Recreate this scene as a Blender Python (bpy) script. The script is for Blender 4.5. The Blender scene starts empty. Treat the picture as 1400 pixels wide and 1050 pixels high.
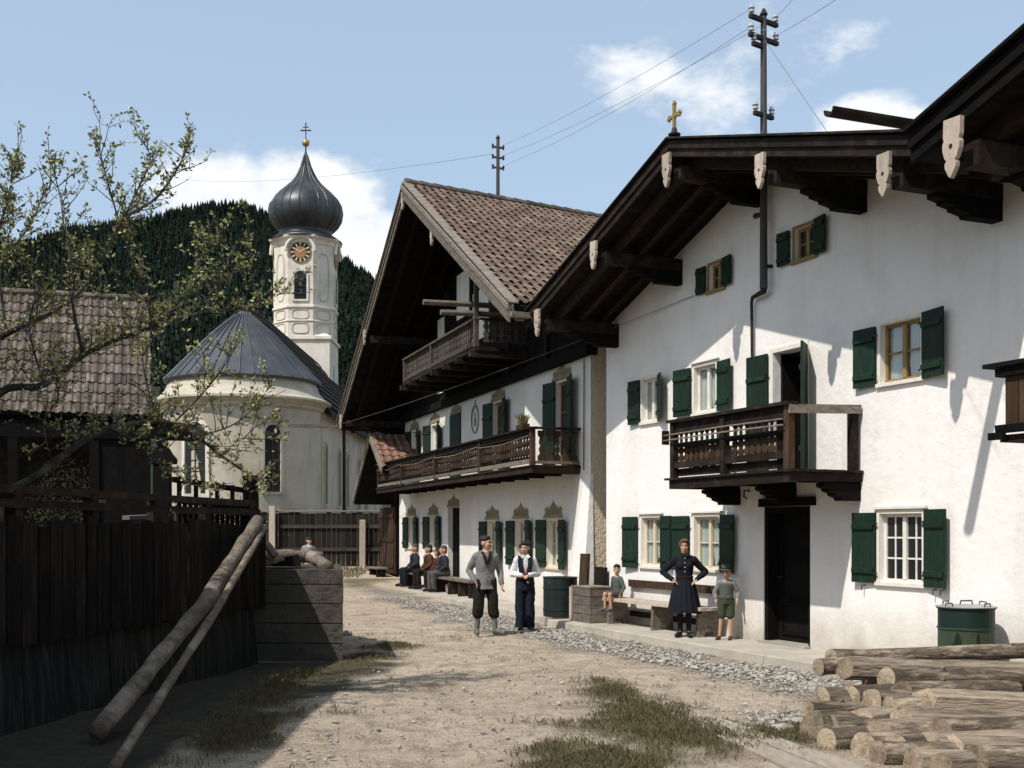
import bpy, bmesh, math, random
import numpy as np
from mathutils import Vector, Matrix, noise as mnoise
from mathutils.geometry import delaunay_2d_cdt

random.seed(7)
RNG = np.random.default_rng(11)
scene = bpy.context.scene
col = scene.collection
R = math.radians

# ---------------------------------------------------------------- camera, sky, sun, exposure
CAM_H = 1.85
FPX, HORIZON, CXP = 1620.0, 725.0, 700.0        # focal length / horizon row / centre column on a 1400 x 1050 frame
cam_d = bpy.data.cameras.new('camera')
cam = bpy.data.objects.new('camera', cam_d); col.objects.link(cam)
cam.location = (0, 0, CAM_H); cam.rotation_euler = (R(90), 0, 0)
cam_d.sensor_width = 36; cam_d.lens = 36 * FPX / 1400
cam_d.shift_y = (HORIZON - 525) / 1400
cam_d.clip_start = 0.1; cam_d.clip_end = 8000
scene.camera = cam

SUN_DIR = Vector((.427, .418, -.80)).normalized()    # the way the light travels
SUN_EL = math.asin(-SUN_DIR.z)
SUN_ROT = math.atan2(-SUN_DIR.x, -SUN_DIR.y)         # compass direction of the sun from +Y
sun_d = bpy.data.lights.new('sun', 'SUN'); sun_d.energy = 4.1; sun_d.angle = R(.53); sun_d.color = (1, .965, .91)
sun = bpy.data.objects.new('sun', sun_d); col.objects.link(sun)
sun.rotation_euler = SUN_DIR.to_track_quat('-Z', 'Y').to_euler()
sun.location = (-20, -20, 40)

def px_dir(x, y):
    return Vector(((x - CXP) / FPX, 1, -(y - HORIZON) / FPX)).normalized()
world = bpy.data.worlds.new('World'); scene.world = world; world.use_nodes = True
def build_world():
    nt = world.node_tree; nt.nodes.clear(); N = nt.nodes.new; L = nt.links.new
    out = N('ShaderNodeOutputWorld'); bg = N('ShaderNodeBackground'); bg.inputs[1].default_value = .15
    sky = N('ShaderNodeTexSky'); sky.sky_type = 'NISHITA'; sky.sun_disc = False
    sky.sun_elevation = SUN_EL; sky.sun_rotation = SUN_ROT
    sky.altitude = 700; sky.air_density = 1.0; sky.dust_density = 3.2; sky.ozone_density = 2.0
    tc = N('ShaderNodeTexCoord')
    def math_(op, a, b=None, clamp=False):
        m = N('ShaderNodeMath'); m.operation = op; m.use_clamp = clamp
        for i, v in enumerate((a, b)):
            if v is None: continue
            if isinstance(v, (int, float)): m.inputs[i].default_value = v
            else: L(v, m.inputs[i])
        return m.outputs[0]
    mp = N('ShaderNodeMapping'); mp.inputs['Scale'].default_value = (1, 1, 1.9); L(tc.outputs['Generated'], mp.inputs['Vector'])
    n1 = N('ShaderNodeTexNoise'); n1.inputs['Scale'].default_value = 6.0; n1.inputs['Detail'].default_value = 6; n1.inputs['Roughness'].default_value = .6
    L(mp.outputs[0], n1.inputs['Vector'])
    n2 = N('ShaderNodeTexNoise'); n2.inputs['Scale'].default_value = 22; n2.inputs['Detail'].default_value = 4; n2.inputs['Roughness'].default_value = .62
    L(mp.outputs[0], n2.inputs['Vector'])
    blob = None
    # fair weather clouds standing low over the valley (direction, angular size, weight)
    for (x, y, r, w) in ((1195, 182, 62, .80), (1115, 70, 70, .40), (870, 100, 85, .50), (960, 125, 95, .46), (900, 160, 70, .38),
                         (425, 268, 72, .66), (310, 262, 75, .52), (500, 340, 72, .6), (1040, 60, 70, .36)):
        vd = N('ShaderNodeVectorMath'); vd.operation = 'SUBTRACT'; L(tc.outputs['Generated'], vd.inputs[0]); vd.inputs[1].default_value = px_dir(x, y)
        sc = N('ShaderNodeVectorMath'); sc.operation = 'MULTIPLY'; L(vd.outputs[0], sc.inputs[0]); sc.inputs[1].default_value = (.8, .8, 1.35)
        ln = N('ShaderNodeVectorMath'); ln.operation = 'LENGTH'; L(sc.outputs[0], ln.inputs[0])
        d = math_('DIVIDE', ln.outputs['Value'], r / FPX)
        e = math_('MULTIPLY', math_('POWER', 2.718, math_('MULTIPLY', math_('MULTIPLY', d, d), -.7)), w)
        blob = e if blob is None else math_('MAXIMUM', blob, e)
    nn = math_('ADD', math_('MULTIPLY', n1.outputs['Fac'], .75), math_('MULTIPLY', n2.outputs['Fac'], .3))
    raw = math_('SUBTRACT', math_('ADD', nn, math_('MULTIPLY', blob, .75)), .70)
    m = math_('MULTIPLY', raw, 5.0, True)
    sm = N('ShaderNodeMapRange'); sm.interpolation_type = 'SMOOTHSTEP'; L(m, sm.inputs['Value'])
    cloud = N('ShaderNodeMixRGB'); cloud.inputs[1].default_value = (5.4, 5.55, 5.7, 1); cloud.inputs[2].default_value = (6.7, 6.65, 6.55, 1); L(n2.outputs['Fac'], cloud.inputs[0])
    # thin high haze lifts the blue a little everywhere
    veil = N('ShaderNodeMixRGB'); veil.inputs[0].default_value = .5; veil.inputs[2].default_value = (3.55, 4.4, 5.15, 1); L(sky.outputs[0], veil.inputs[1])
    mix = N('ShaderNodeMixRGB'); L(math_('MULTIPLY', sm.outputs[0], .88), mix.inputs[0]); L(veil.outputs[0], mix.inputs[1]); L(cloud.outputs[0], mix.inputs[2])
    L(mix.outputs[0], bg.inputs[0]); L(bg.outputs[0], out.inputs[0])
build_world()
scene.view_settings.view_transform = 'Standard'; scene.view_settings.look = 'None'
scene.view_settings.gamma = 1; scene.view_settings.use_curve_mapping = False
scene.view_settings.exposure = .24
scene.cycles.max_bounces = 5; scene.cycles.diffuse_bounces = 3; scene.cycles.glossy_bounces = 2; scene.cycles.transparent_max_bounces = 6
scene.cycles.use_adaptive_sampling = True; scene.cycles.adaptive_threshold = .02

# ---------------------------------------------------------------- materials
MATS = {}
def mat(name, c1, c2=None, scale=6.0, stretch=(1, 1, 1), rough=.85, bump=.0, bscale=None, contrast=1.0, third=None, third_scale=1.2, third_amt=.5,
        var=.0, island=False, metal=0.0, spec=.3, streak=None, dirt=None, coord='Object', bdist=.02):
    """Procedural surface: two tones by stretched noise, a third tone in large patches, a little difference from piece to piece, fine relief."""
    m = bpy.data.materials.new(name); m.use_nodes = True; MATS[name] = m
    nt = m.node_tree; N = nt.nodes.new; L = nt.links.new
    b = nt.nodes['Principled BSDF']; b.inputs['Roughness'].default_value = rough; b.inputs['Metallic'].default_value = metal
    b.inputs['Specular IOR Level'].default_value = spec
    c2 = c2 or tuple(v * .75 for v in c1)
    tc = N('ShaderNodeTexCoord'); mp = N('ShaderNodeMapping'); mp.inputs['Scale'].default_value = stretch
    L(tc.outputs[coord], mp.inputs['Vector'])
    if var or island:
        oi = N('ShaderNodeNewGeometry' if island else 'ShaderNodeObjectInfo')
        rnd = oi.outputs['Random Per Island' if island else 'Random']
        ad = N('ShaderNodeVectorMath'); ad.operation = 'ADD'; sc = N('ShaderNodeMath'); sc.operation = 'MULTIPLY'; sc.inputs[1].default_value = 37.0
        L(rnd, sc.inputs[0]); L(mp.outputs[0], ad.inputs[0]); L(sc.outputs[0], ad.inputs[1]); vec = ad.outputs[0]
    else: vec = mp.outputs[0]
    n = N('ShaderNodeTexNoise'); n.inputs['Scale'].default_value = scale; n.inputs['Detail'].default_value = 8; n.inputs['Roughness'].default_value = .65
    L(vec, n.inputs['Vector'])
    mr = N('ShaderNodeMapRange'); mr.inputs[1].default_value = .5 - .22 / contrast; mr.inputs[2].default_value = .5 + .22 / contrast; L(n.outputs['Fac'], mr.inputs[0])
    mx = N('ShaderNodeMixRGB'); mx.inputs[1].default_value = (*c1, 1); mx.inputs[2].default_value = (*c2, 1); L(mr.outputs[0], mx.inputs[0])
    colr = mx.outputs[0]
    if third:
        n3 = N('ShaderNodeTexNoise'); n3.inputs['Scale'].default_value = third_scale; n3.inputs['Detail'].default_value = 9; n3.inputs['Roughness'].default_value = .7
        L(vec, n3.inputs['Vector'])
        m3 = N('ShaderNodeMapRange'); m3.inputs[1].default_value = .48; m3.inputs[2].default_value = .62; m3.inputs[4].default_value = third_amt; L(n3.outputs['Fac'], m3.inputs[0])
        x3 = N('ShaderNodeMixRGB'); L(m3.outputs[0], x3.inputs[0]); L(colr, x3.inputs[1]); x3.inputs[2].default_value = (*third, 1); colr = x3.outputs[0]
    if streak:                     # rain streaks running down: (colour, amount)
        sm = N('ShaderNodeMapping'); sm.inputs['Scale'].default_value = (2.6, 2.6, .30); L(tc.outputs['Object'], sm.inputs['Vector'])
        sn = N('ShaderNodeTexNoise'); sn.inputs['Scale'].default_value = 1.0; sn.inputs['Detail'].default_value = 7; sn.inputs['Roughness'].default_value = .7; L(sm.outputs[0], sn.inputs['Vector'])
        sr = N('ShaderNodeMapRange'); sr.inputs[1].default_value = .52; sr.inputs[2].default_value = .74; sr.inputs[4].default_value = streak[1]; L(sn.outputs['Fac'], sr.inputs[0])
        xs_ = N('ShaderNodeMixRGB'); L(sr.outputs[0], xs_.inputs[0]); L(colr, xs_.inputs[1]); xs_.inputs[2].default_value = (*streak[0], 1); colr = xs_.outputs[0]
    if dirt:                       # splash dirt climbing a wall from the ground: (colour, height, amount), object z
        dc, dh, da = dirt
        sp = N('ShaderNodeSeparateXYZ'); L(tc.outputs['Object'], sp.inputs[0])
        md = N('ShaderNodeMapRange'); md.inputs[1].default_value = dh; md.inputs[2].default_value = .0; md.inputs[4].default_value = 1; L(sp.outputs[2], md.inputs[0])
        nd = N('ShaderNodeTexNoise'); nd.inputs['Scale'].default_value = 2.5; nd.inputs['Detail'].default_value = 10; L(tc.outputs['Object'], nd.inputs['Vector'])
        mm = N('ShaderNodeMath'); mm.operation = 'MULTIPLY'; L(md.outputs[0], mm.inputs[0]); L(nd.outputs['Fac'], mm.inputs[1])
        m2 = N('ShaderNodeMath'); m2.operation = 'MULTIPLY'; m2.inputs[1].default_value = da; L(mm.outputs[0], m2.inputs[0])
        xd = N('ShaderNodeMixRGB'); L(m2.outputs[0], xd.inputs[0]); L(colr, xd.inputs[1]); xd.inputs[2].default_value = (*dc, 1); colr = xd.outputs[0]
    if var:
        hs = N('ShaderNodeHueSaturation'); vm = N('ShaderNodeMapRange'); vm.inputs[3].default_value = 1 - var; vm.inputs[4].default_value = 1 + var
        L(rnd, vm.inputs[0]); L(vm.outputs[0], hs.inputs['Value']); L(colr, hs.inputs['Color']); colr = hs.outputs[0]
    L(colr, b.inputs['Base Color'])
    if bump:
        bn = N('ShaderNodeTexNoise'); bn.inputs['Scale'].default_value = bscale or scale * 3; bn.inputs['Detail'].default_value = 8; bn.inputs['Roughness'].default_value = .6
        L(vec, bn.inputs['Vector'])
        bp = N('ShaderNodeBump'); bp.inputs['Strength'].default_value = bump; bp.inputs['Distance'].default_value = bdist
        L(bn.outputs['Fac'], bp.inputs['Height']); L(bp.outputs[0], b.inputs['Normal'])
    return m

mat('lime', (.82, .785, .735), (.78, .74, .685), 1.3, rough=.93, bump=.5, bscale=7, third=(.64, .59, .52), third_scale=.6, third_amt=.42, dirt=((.34, .29, .22), .9, 1.6), streak=((.52, .47, .39), .32), bdist=.03)
mat('lime_warm', (.79, .745, .675), (.73, .68, .60), 1.6, rough=.93, bump=.5, bscale=9, third=(.58, .52, .43), third_scale=.6, third_amt=.45, dirt=((.36, .30, .23), .8, 1.1), streak=((.50, .44, .36), .28), bdist=.03)
mat('roughcast', (.68, .57, .42), (.56, .46, .33), 12, rough=.95, bump=1.0, bscale=16, bdist=.05)
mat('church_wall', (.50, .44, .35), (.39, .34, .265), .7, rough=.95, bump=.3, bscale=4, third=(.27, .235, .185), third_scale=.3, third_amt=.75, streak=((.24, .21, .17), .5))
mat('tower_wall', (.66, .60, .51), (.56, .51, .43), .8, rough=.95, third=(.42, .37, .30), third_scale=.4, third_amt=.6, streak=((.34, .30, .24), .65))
mat('trim_white', (.74, .70, .62), (.62, .57, .49), 9, rough=.7, bump=.2)
mat('trim_cream', (.66, .55, .40), (.55, .44, .31), 9, rough=.7, bump=.2)
mat('trim_ochre', (.29, .19, .07), (.20, .13, .048), 9, rough=.65, bump=.2)
mat('shutter_green', (.0055, .025, .012), (.0035, .015, .0075), 5, (9, 9, 1), rough=.6, bump=.4, third=(.022, .045, .026), third_scale=3, third_amt=.5, var=.3, spec=.25, streak=((.03, .045, .03), .4))
mat('wood_black', (.006, .005, .0045), (.0035, .003, .0028), 4, (3, 3, 3), rough=.9, spec=.12, bump=.5, third=(.015, .0115, .009), third_scale=2, third_amt=.35, var=.25)
mat('wood_dark', (.021, .0145, .0105), (.010, .0072, .0055), 5, (2, 2, 2), rough=.82, bump=.6, third=(.07, .052, .037), third_scale=2.5, third_amt=.4, var=.35, spec=.12)
mat('wood_brown', (.062, .036, .021), (.030, .018, .011), 6, (5, 5, 1), rough=.8, bump=.5, third=(.11, .075, .048), third_scale=3, third_amt=.4, var=.3, spec=.12)
mat('wood_grey', (.24, .205, .165), (.13, .108, .085), 5, (2, 2, 6), rough=.85, bump=.6, third=(.07, .056, .044), third_scale=2, third_amt=.6, var=.3, spec=.15)
mat('wood_pale', (.50, .42, .335), (.34, .275, .21), 7, (4, 4, 1.2), rough=.8, bump=.4, third=(.25, .19, .14), third_scale=3, third_amt=.4, var=.15)
mat('plank_ground', (.42, .36, .29), (.29, .24, .19), 5, (5, 1, 5), rough=.9, bump=.6, third=(.17, .14, .11), third_scale=2, third_amt=.5, var=.12)
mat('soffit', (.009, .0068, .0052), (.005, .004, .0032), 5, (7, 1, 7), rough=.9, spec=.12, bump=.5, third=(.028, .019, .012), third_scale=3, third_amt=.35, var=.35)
mat('glass_dark', (.010, .011, .012), (.016, .017, .018), 2, rough=.25, spec=.3)
mat('rafter', (.024, .0155, .0095), (.012, .008, .0055), 6, (5, 5, 5), rough=.85, bump=.5, third=(.055, .036, .021), third_scale=3, third_amt=.4, var=.4, spec=.1)
mat('curtain', (.84, .82, .78), (.70, .68, .64), 8, (6, 6, 1), rough=.9)
mat('iron', (.022, .020, .019), (.05, .035, .025), 12, rough=.6, metal=.5)
mat('gilt', (.55, .38, .12), (.30, .2, .07), 12, rough=.45, metal=.8)
mat('crown_paint', (.30, .245, .15), (.21, .165, .095), 10, rough=.85, bump=.7, bscale=20)
mat('tile', (.135, .086, .062), (.08, .053, .039), 9, rough=.88, bump=.4, third=(.19, .155, .125), third_scale=.9, third_amt=.55, var=.32, island=True)
mat('tile_red', (.215, .115, .075), (.14, .075, .05), 9, rough=.88, bump=.4, third=(.30, .22, .17), third_scale=1.5, third_amt=.5, var=.22, island=True)
mat('tile_grey', (.115, .086, .066), (.065, .049, .038), 11, rough=.9, bump=.6, third=(.21, .18, .15), third_scale=2.0, third_amt=.6, var=.33)
mat('tile_grey_mass', (.20, .165, .14), (.125, .10, .085), 11, rough=.9, bump=.6, third=(.21, .18, .15), third_scale=2.0, third_amt=.6, var=.33, island=True)
mat('copper_dark', (.038, .042, .044), (.024, .026, .028), 1.0, (1, 1, .35), rough=.42, bump=.1, third=(.10, .105, .105), third_scale=.8, third_amt=.5, metal=.35, spec=.5)
mat('lead_roof', (.062, .070, .078), (.042, .048, .053), .8, rough=.5, bump=.15, third=(.095, .104, .11), third_scale=.7, third_amt=.6, metal=.15, spec=.35, streak=((.03, .033, .036), .6))
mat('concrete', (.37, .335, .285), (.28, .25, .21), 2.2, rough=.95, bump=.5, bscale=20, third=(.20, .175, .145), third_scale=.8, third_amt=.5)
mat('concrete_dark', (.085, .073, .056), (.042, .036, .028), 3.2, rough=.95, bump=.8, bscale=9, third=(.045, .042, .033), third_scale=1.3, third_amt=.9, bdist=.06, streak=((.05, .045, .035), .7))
mat('sidewalk', (.44, .395, .33), (.35, .31, .255), 1.8, rough=.95, bump=.35, bscale=25, third=(.26, .23, .19), third_scale=.9, third_amt=.5)
mat('stone', (.36, .33, .285), (.22, .20, .175), 6, rough=.95, bump=.4, island=True, var=.4)
mat('barrel_green', (.006, .017, .012), (.0035, .010, .008), 6, rough=.42, third=(.03, .06, .04), third_scale=2, third_amt=.35, spec=.5)
mat('barrel_lid', (.42, .43, .42), (.28, .29, .28), 6, rough=.5, metal=.4)
mat('bark', (.15, .118, .088), (.06, .046, .035), 9, (.8, 3, 3), rough=.97, bump=1.0, bscale=11, third=(.40, .325, .235), third_scale=3.0, third_amt=.8, var=.35, bdist=.04, spec=.1)
mat('hewn', (.43, .35, .26), (.27, .21, .15), 6, (.7, 5, 5), rough=.9, bump=1.0, bscale=14, third=(.09, .068, .05), third_scale=2.6, third_amt=.85, var=.3, bdist=.04)
mat('tree_bark', (.05, .042, .034), (.022, .019, .016), 12, rough=.95, bump=.7, third=(.22, .20, .17), third_scale=3, third_amt=.5)
mat('leaf', (.27, .27, .095), (.18, .18, .06), 3, rough=.7, island=True, var=.4, third=(.44, .42, .26), third_scale=.9, third_amt=.5)
mat('spruce', (.011, .018, .012), (.005, .009, .006), .012, rough=.95, island=True, var=.7, spec=.05)
mat('hill_ground', (.018, .024, .015), (.012, .016, .01), .01, rough=1)
mat('grass', (.060, .054, .020), (.15, .122, .06), 2.0, rough=.9, island=True, var=.45)
mat('garden_soil', (.05, .045, .03), (.05, .055, .03), 2, rough=1, bump=.6)
mat('wire', (.13, .13, .13), (.1, .1, .1), rough=.6)
mat('bark_pole', (.20, .165, .125), (.08, .062, .048), 8, rough=.95, bump=1.0, bscale=12, bdist=.04, spec=.1, third=(.36, .30, .225), third_scale=2.6, third_amt=.6)

def ring_mat():
    """Sawn log end: growth rings about the pith, radial cracks, grey weathering."""
    m = mat('log_end', (.37, .30, .215), (.25, .195, .135), 7, rough=.95, bump=.9, bscale=30, third=(.12, .095, .07), third_scale=5, third_amt=.8, var=.4)
    nt = m.node_tree; N = nt.nodes.new; L = nt.links.new; b = nt.nodes['Principled BSDF']; src = b.inputs['Base Color'].links[0].from_socket
    tc = N('ShaderNodeTexCoord'); wv = N('ShaderNodeTexWave'); wv.wave_type = 'RINGS'; wv.rings_direction = 'X'; wv.inputs['Scale'].default_value = 17; wv.inputs['Distortion'].default_value = 3.5; wv.inputs['Detail'].default_value = 3; wv.inputs['Detail Scale'].default_value = 1.2
    L(tc.outputs['Object'], wv.inputs['Vector'])
    mr = N('ShaderNodeMapRange'); mr.inputs[1].default_value = .35; mr.inputs[2].default_value = 1.0; mr.inputs[4].default_value = .5; L(wv.outputs['Fac'], mr.inputs[0])
    mx = N('ShaderNodeMixRGB'); L(mr.outputs[0], mx.inputs[0]); L(src, mx.inputs[1]); mx.inputs[2].default_value = (.19, .125, .07, 1); L(mx.outputs[0], b.inputs['Base Color'])
ring_mat()
mat('wood_attic', (.10, .082, .064), (.05, .041, .032), 5, (2, 2, 6), rough=.85, bump=.6, third=(.03, .024, .019), third_scale=2, third_amt=.6, var=.3, spec=.15)
# ---------------------------------------------------------------- mesh helpers
class MB:
    """Collects shapes and links them as one mesh object."""
    def __init__(s): s.v = []; s.f = []; s.mi = []; s.cur = 0
    def add(s, vs, fs):
        o = len(s.v); s.v += [tuple(v) for v in vs]; s.f += [tuple(i + o for i in f) for f in fs]; s.mi += [s.cur] * len(fs); return s
    def hexa(s, p):                # 8 corners: bottom 0-3 counter-clockwise, top 4-7
        return s.add(p, [(0, 3, 2, 1), (4, 5, 6, 7), (0, 1, 5, 4), (1, 2, 6, 5), (2, 3, 7, 6), (3, 0, 4, 7)])
    def box(s, x0, x1, y0, y1, z0, z1, j=0):
        p = [(x0, y0, z0), (x1, y0, z0), (x1, y1, z0), (x0, y1, z0), (x0, y0, z1), (x1, y0, z1), (x1, y1, z1), (x0, y1, z1)]
        if j: p = [(a + random.uniform(-j, j), b + random.uniform(-j, j), c + random.uniform(-j, j)) for a, b, c in p]
        return s.hexa(p)
    def bar(s, a, b, w, h, up=(0, 0, 1), j=0):   # rectangular bar from a to b, w across, h along up
        a = Vector(a); b = Vector(b); d = (b - a).normalized(); up = Vector(up); sx = d.cross(up).normalized(); u = sx.cross(d).normalized()
        p = []
        for c in (-1, 1):
            for q, e in ((a, -1), (a, 1), (b, 1), (b, -1)):
                p.append(q + sx * (e * w / 2) + u * (c * h / 2) + (Vector((random.uniform(-j, j), random.uniform(-j, j), random.uniform(-j, j))) if j else Vector()))
        return s.hexa(p)
    def prism(s, poly, y0, y1, plane='xz'):      # polygon (counter-clockwise) in a plane, extruded along the third axis
        n = len(poly); f3 = {'xz': lambda a, b, c: (a, c, b), 'yz': lambda a, b, c: (c, a, b), 'xy': lambda a, b, c: (a, b, c)}[plane]
        vs = [f3(a, b, y0) for a, b in poly] + [f3(a, b, y1) for a, b in poly]
        fs = [tuple(range(n)), tuple(range(2 * n - 1, n - 1, -1))] + [(i, (i + 1) % n, n + (i + 1) % n, n + i) for i in range(n)]
        return s.add(vs, fs)
    def tube(s, pts, rad, n=8, cap=True, squash=None):
        pts = [Vector(p) for p in pts]; m = len(pts)
        if isinstance(rad, (int, float)): rad = [rad] * m
        vs = []; ref = Vector((0, 0, 1))
        d0 = (pts[1] - pts[0]).normalized()
        if abs(d0.z) > .9: ref = Vector((1, 0, 0))
        x = d0.cross(ref).normalized()
        for i, p in enumerate(pts):
            d = (pts[min(i + 1, m - 1)] - pts[max(i - 1, 0)])
            d = d.normalized() if d.length > 1e-9 else d0
            x = (x - d * x.dot(d)); x = x.normalized() if x.length > 1e-6 else d.orthogonal().normalized()
            y = d.cross(x)
            for k in range(n):
                a = 2 * math.pi * k / n; vs.append(p + x * (math.cos(a) * rad[i]) + y * (math.sin(a) * rad[i]))
        fs = [(i * n + k, i * n + (k + 1) % n, (i + 1) * n + (k + 1) % n, (i + 1) * n + k) for i in range(m - 1) for k in range(n)]
        if cap: fs += [tuple(range(n - 1, -1, -1)), tuple((m - 1) * n + k for k in range(n))]
        return s.add(vs, fs)
    def lathe(s, prof, n=16, c=(0, 0, 0), flut=0, ph=0):   # prof: (radius, z)
        vs = []
        for r, z in prof:
            for k in range(n):
                a = 2 * math.pi * k / n + ph; rr = r * (1 + flut * (k % 2)); vs.append((c[0] + rr * math.cos(a), c[1] + rr * math.sin(a), c[2] + z))
        m = len(prof)
        fs = [(i * n + k, i * n + (k + 1) % n, (i + 1) * n + (k + 1) % n, (i + 1) * n + k) for i in range(m - 1) for k in range(n)]
        fs += [tuple(range(n - 1, -1, -1)), tuple((m - 1) * n + k for k in range(n))]
        return s.add(vs, fs)
    def loft(s, rings, n=16):      # rings: (centre x, y, z, rx, ry)
        vs = []
        for (cx, cy, cz, rx, ry) in rings:
            for k in range(n):
                a = 2 * math.pi * k / n; vs.append((cx + rx * math.cos(a), cy + ry * math.sin(a), cz))
        m = len(rings)
        fs = [(i * n + k, i * n + (k + 1) % n, (i + 1) * n + (k + 1) % n, (i + 1) * n + k) for i in range(m - 1) for k in range(n)]
        fs += [tuple(range(n - 1, -1, -1)), tuple((m - 1) * n + k for k in range(n))]
        return s.add(vs, fs)
    def ball(s, c, r, n=10, rot=None):            # ellipsoid
        c = Vector(c); r = (r, r, r) if isinstance(r, (int, float)) else r
        vs = []; m = n // 2 + 1
        for i in range(1, m):
            t = math.pi * i / m
            for k in range(n):
                a = 2 * math.pi * k / n; q = Vector((r[0] * math.sin(t) * math.cos(a), r[1] * math.sin(t) * math.sin(a), -r[2] * math.cos(t)))
                vs.append(c + (rot @ q if rot else q))
        q0 = Vector((0, 0, -r[2])); q1 = Vector((0, 0, r[2])); vs += [c + (rot @ q0 if rot else q0), c + (rot @ q1 if rot else q1)]
        b = (m - 1) * n
        fs = [(i * n + k, i * n + (k + 1) % n, (i + 1) * n + (k + 1) % n, (i + 1) * n + k) for i in range(m - 2) for k in range(n)]
        fs += [(b, (k + 1) % n, k) for k in range(n)] + [(b + 1, (m - 2) * n + k, (m - 2) * n + (k + 1) % n) for k in range(n)]
        return s.add(vs, fs)
    def cone(s, a, b, ra, rb, n=10):              # rounded cone (limb)
        a = Vector(a); b = Vector(b); s.tube([a, b], [ra, rb], n); s.ball(a, ra, n); s.ball(b, rb, n); return s
    def mesh(s, name='mesh', smooth=False):
        me = bpy.data.meshes.new(name); me.from_pydata(s.v, [], s.f)
        if smooth: me.polygons.foreach_set('use_smooth', [True] * len(me.polygons))
        if any(s.mi): me.polygons.foreach_set('material_index', s.mi)
        me.update(); return me
    def build(s, name, m, parent=None, smooth=False, **kw):
        me = s.mesh(name, smooth)
        for q in (m if isinstance(m, (list, tuple)) else [m]): me.materials.append(MATS[q])
        return link(name, me, parent, **kw)

def link(name, me, parent=None, label=None, cat=None, group=None, kind=None, loc=None, rz=None):
    o = bpy.data.objects.new(name, me); col.objects.link(o)
    if parent is not None: o.parent = parent
    tag(o, label, cat, group, kind)
    if loc is not None: o.location = loc
    if rz is not None: o.rotation_euler = (0, 0, rz)
    return o
def tag(o, label=None, cat=None, group=None, kind=None):
    if label: o['label'] = label
    if cat: o['category'] = cat
    if group: o['group'] = group
    if kind: o['kind'] = kind
    return o
def empty(name, loc=(0, 0, 0), rz=0, label=None, cat=None, group=None):
    o = link(name, None, None, label, cat, group); o.location = loc; o.rotation_euler = (0, 0, rz); o.empty_display_size = .3; return o
def inst(name, src, parent, loc=None, matrix=None):
    o = bpy.data.objects.new(name, src.data if hasattr(src, 'data') else src); col.objects.link(o); o.parent = parent
    if matrix is not None: o.matrix_local = matrix
    elif loc is not None: o.location = loc
    return o
def gp(x, y, Y):                   # the point at distance Y that the photograph shows at column x, row y
    return Vector(((x - CXP) / FPX * Y, Y, CAM_H - (y - HORIZON) / FPX * Y))

class Frame:
    """Upright plane of a house front: X to the right along the front, Y into the house, Z up."""
    def __init__(s, O, ang): s.O = Vector(O); s.ang = ang; s.X = Vector((math.cos(ang), math.sin(ang), 0)); s.Y = Vector((-math.sin(ang), math.cos(ang), 0))
    def at(s, x, y, off=0):        # front-local point, off metres before the wall
        r = Vector(((x - CXP) / FPX, 1, -(y - HORIZON) / FPX)); c = Vector((0, 0, CAM_H)) - s.O
        t = (-off - c.dot(s.Y)) / r.dot(s.Y); q = c + r * t
        return Vector((q.dot(s.X), -off, q.z))
    def w(s, l): return s.O + s.X * l[0] + s.Y * l[1] + Vector((0, 0, l[2]))
F1 = Frame((1.848, 23.205, 0), R(-66.84))
F2 = Frame((1.617, 24.259, 0), R(-71.247))

def wall_sheet(outline, holes, depth, thick=.0):
    """House front in the xz plane with real openings and their reveals; returns an MB."""
    vs = [Vector(p) for p in outline]; es = [(i, (i + 1) % len(outline)) for i in range(len(outline))]
    for (x0, x1, z0, z1) in holes:
        o = len(vs); vs += [Vector((x0, z0)), Vector((x1, z0)), Vector((x1, z1)), Vector((x0, z1))]; es += [(o + i, o + (i + 1) % 4) for i in range(4)]
    V, E_, Fc, *_ = delaunay_2d_cdt([v.to_2d() for v in vs], es, [], 1, 1e-6)
    mb = MB(); keep = []
    for f in Fc:
        c = sum((V[i] for i in f), Vector((0, 0))) / len(f)
        if any(h[0] < c.x < h[1] and h[2] < c.y < h[3] for h in holes): continue
        a, b, d = V[f[0]], V[f[1]], V[f[2]]
        if (b - a).cross(d - a) < 0: f = list(reversed(f))
        keep.append(tuple(f))
    mb.add([(v.x, 0, v.y) for v in V], keep)
    for (x0, x1, z0, z1) in holes:
        d = depth
        mb.add([(x0, 0, z0), (x1, 0, z0), (x1, 0, z1), (x0, 0, z1), (x0, d, z0), (x1, d, z0), (x1, d, z1), (x0, d, z1)],
               [(0, 1, 5, 4), (1, 2, 6, 5), (2, 3, 7, 6), (3, 0, 4, 7)])
    return mb

def lerp(a, b, t): return a + (b - a) * t
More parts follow.
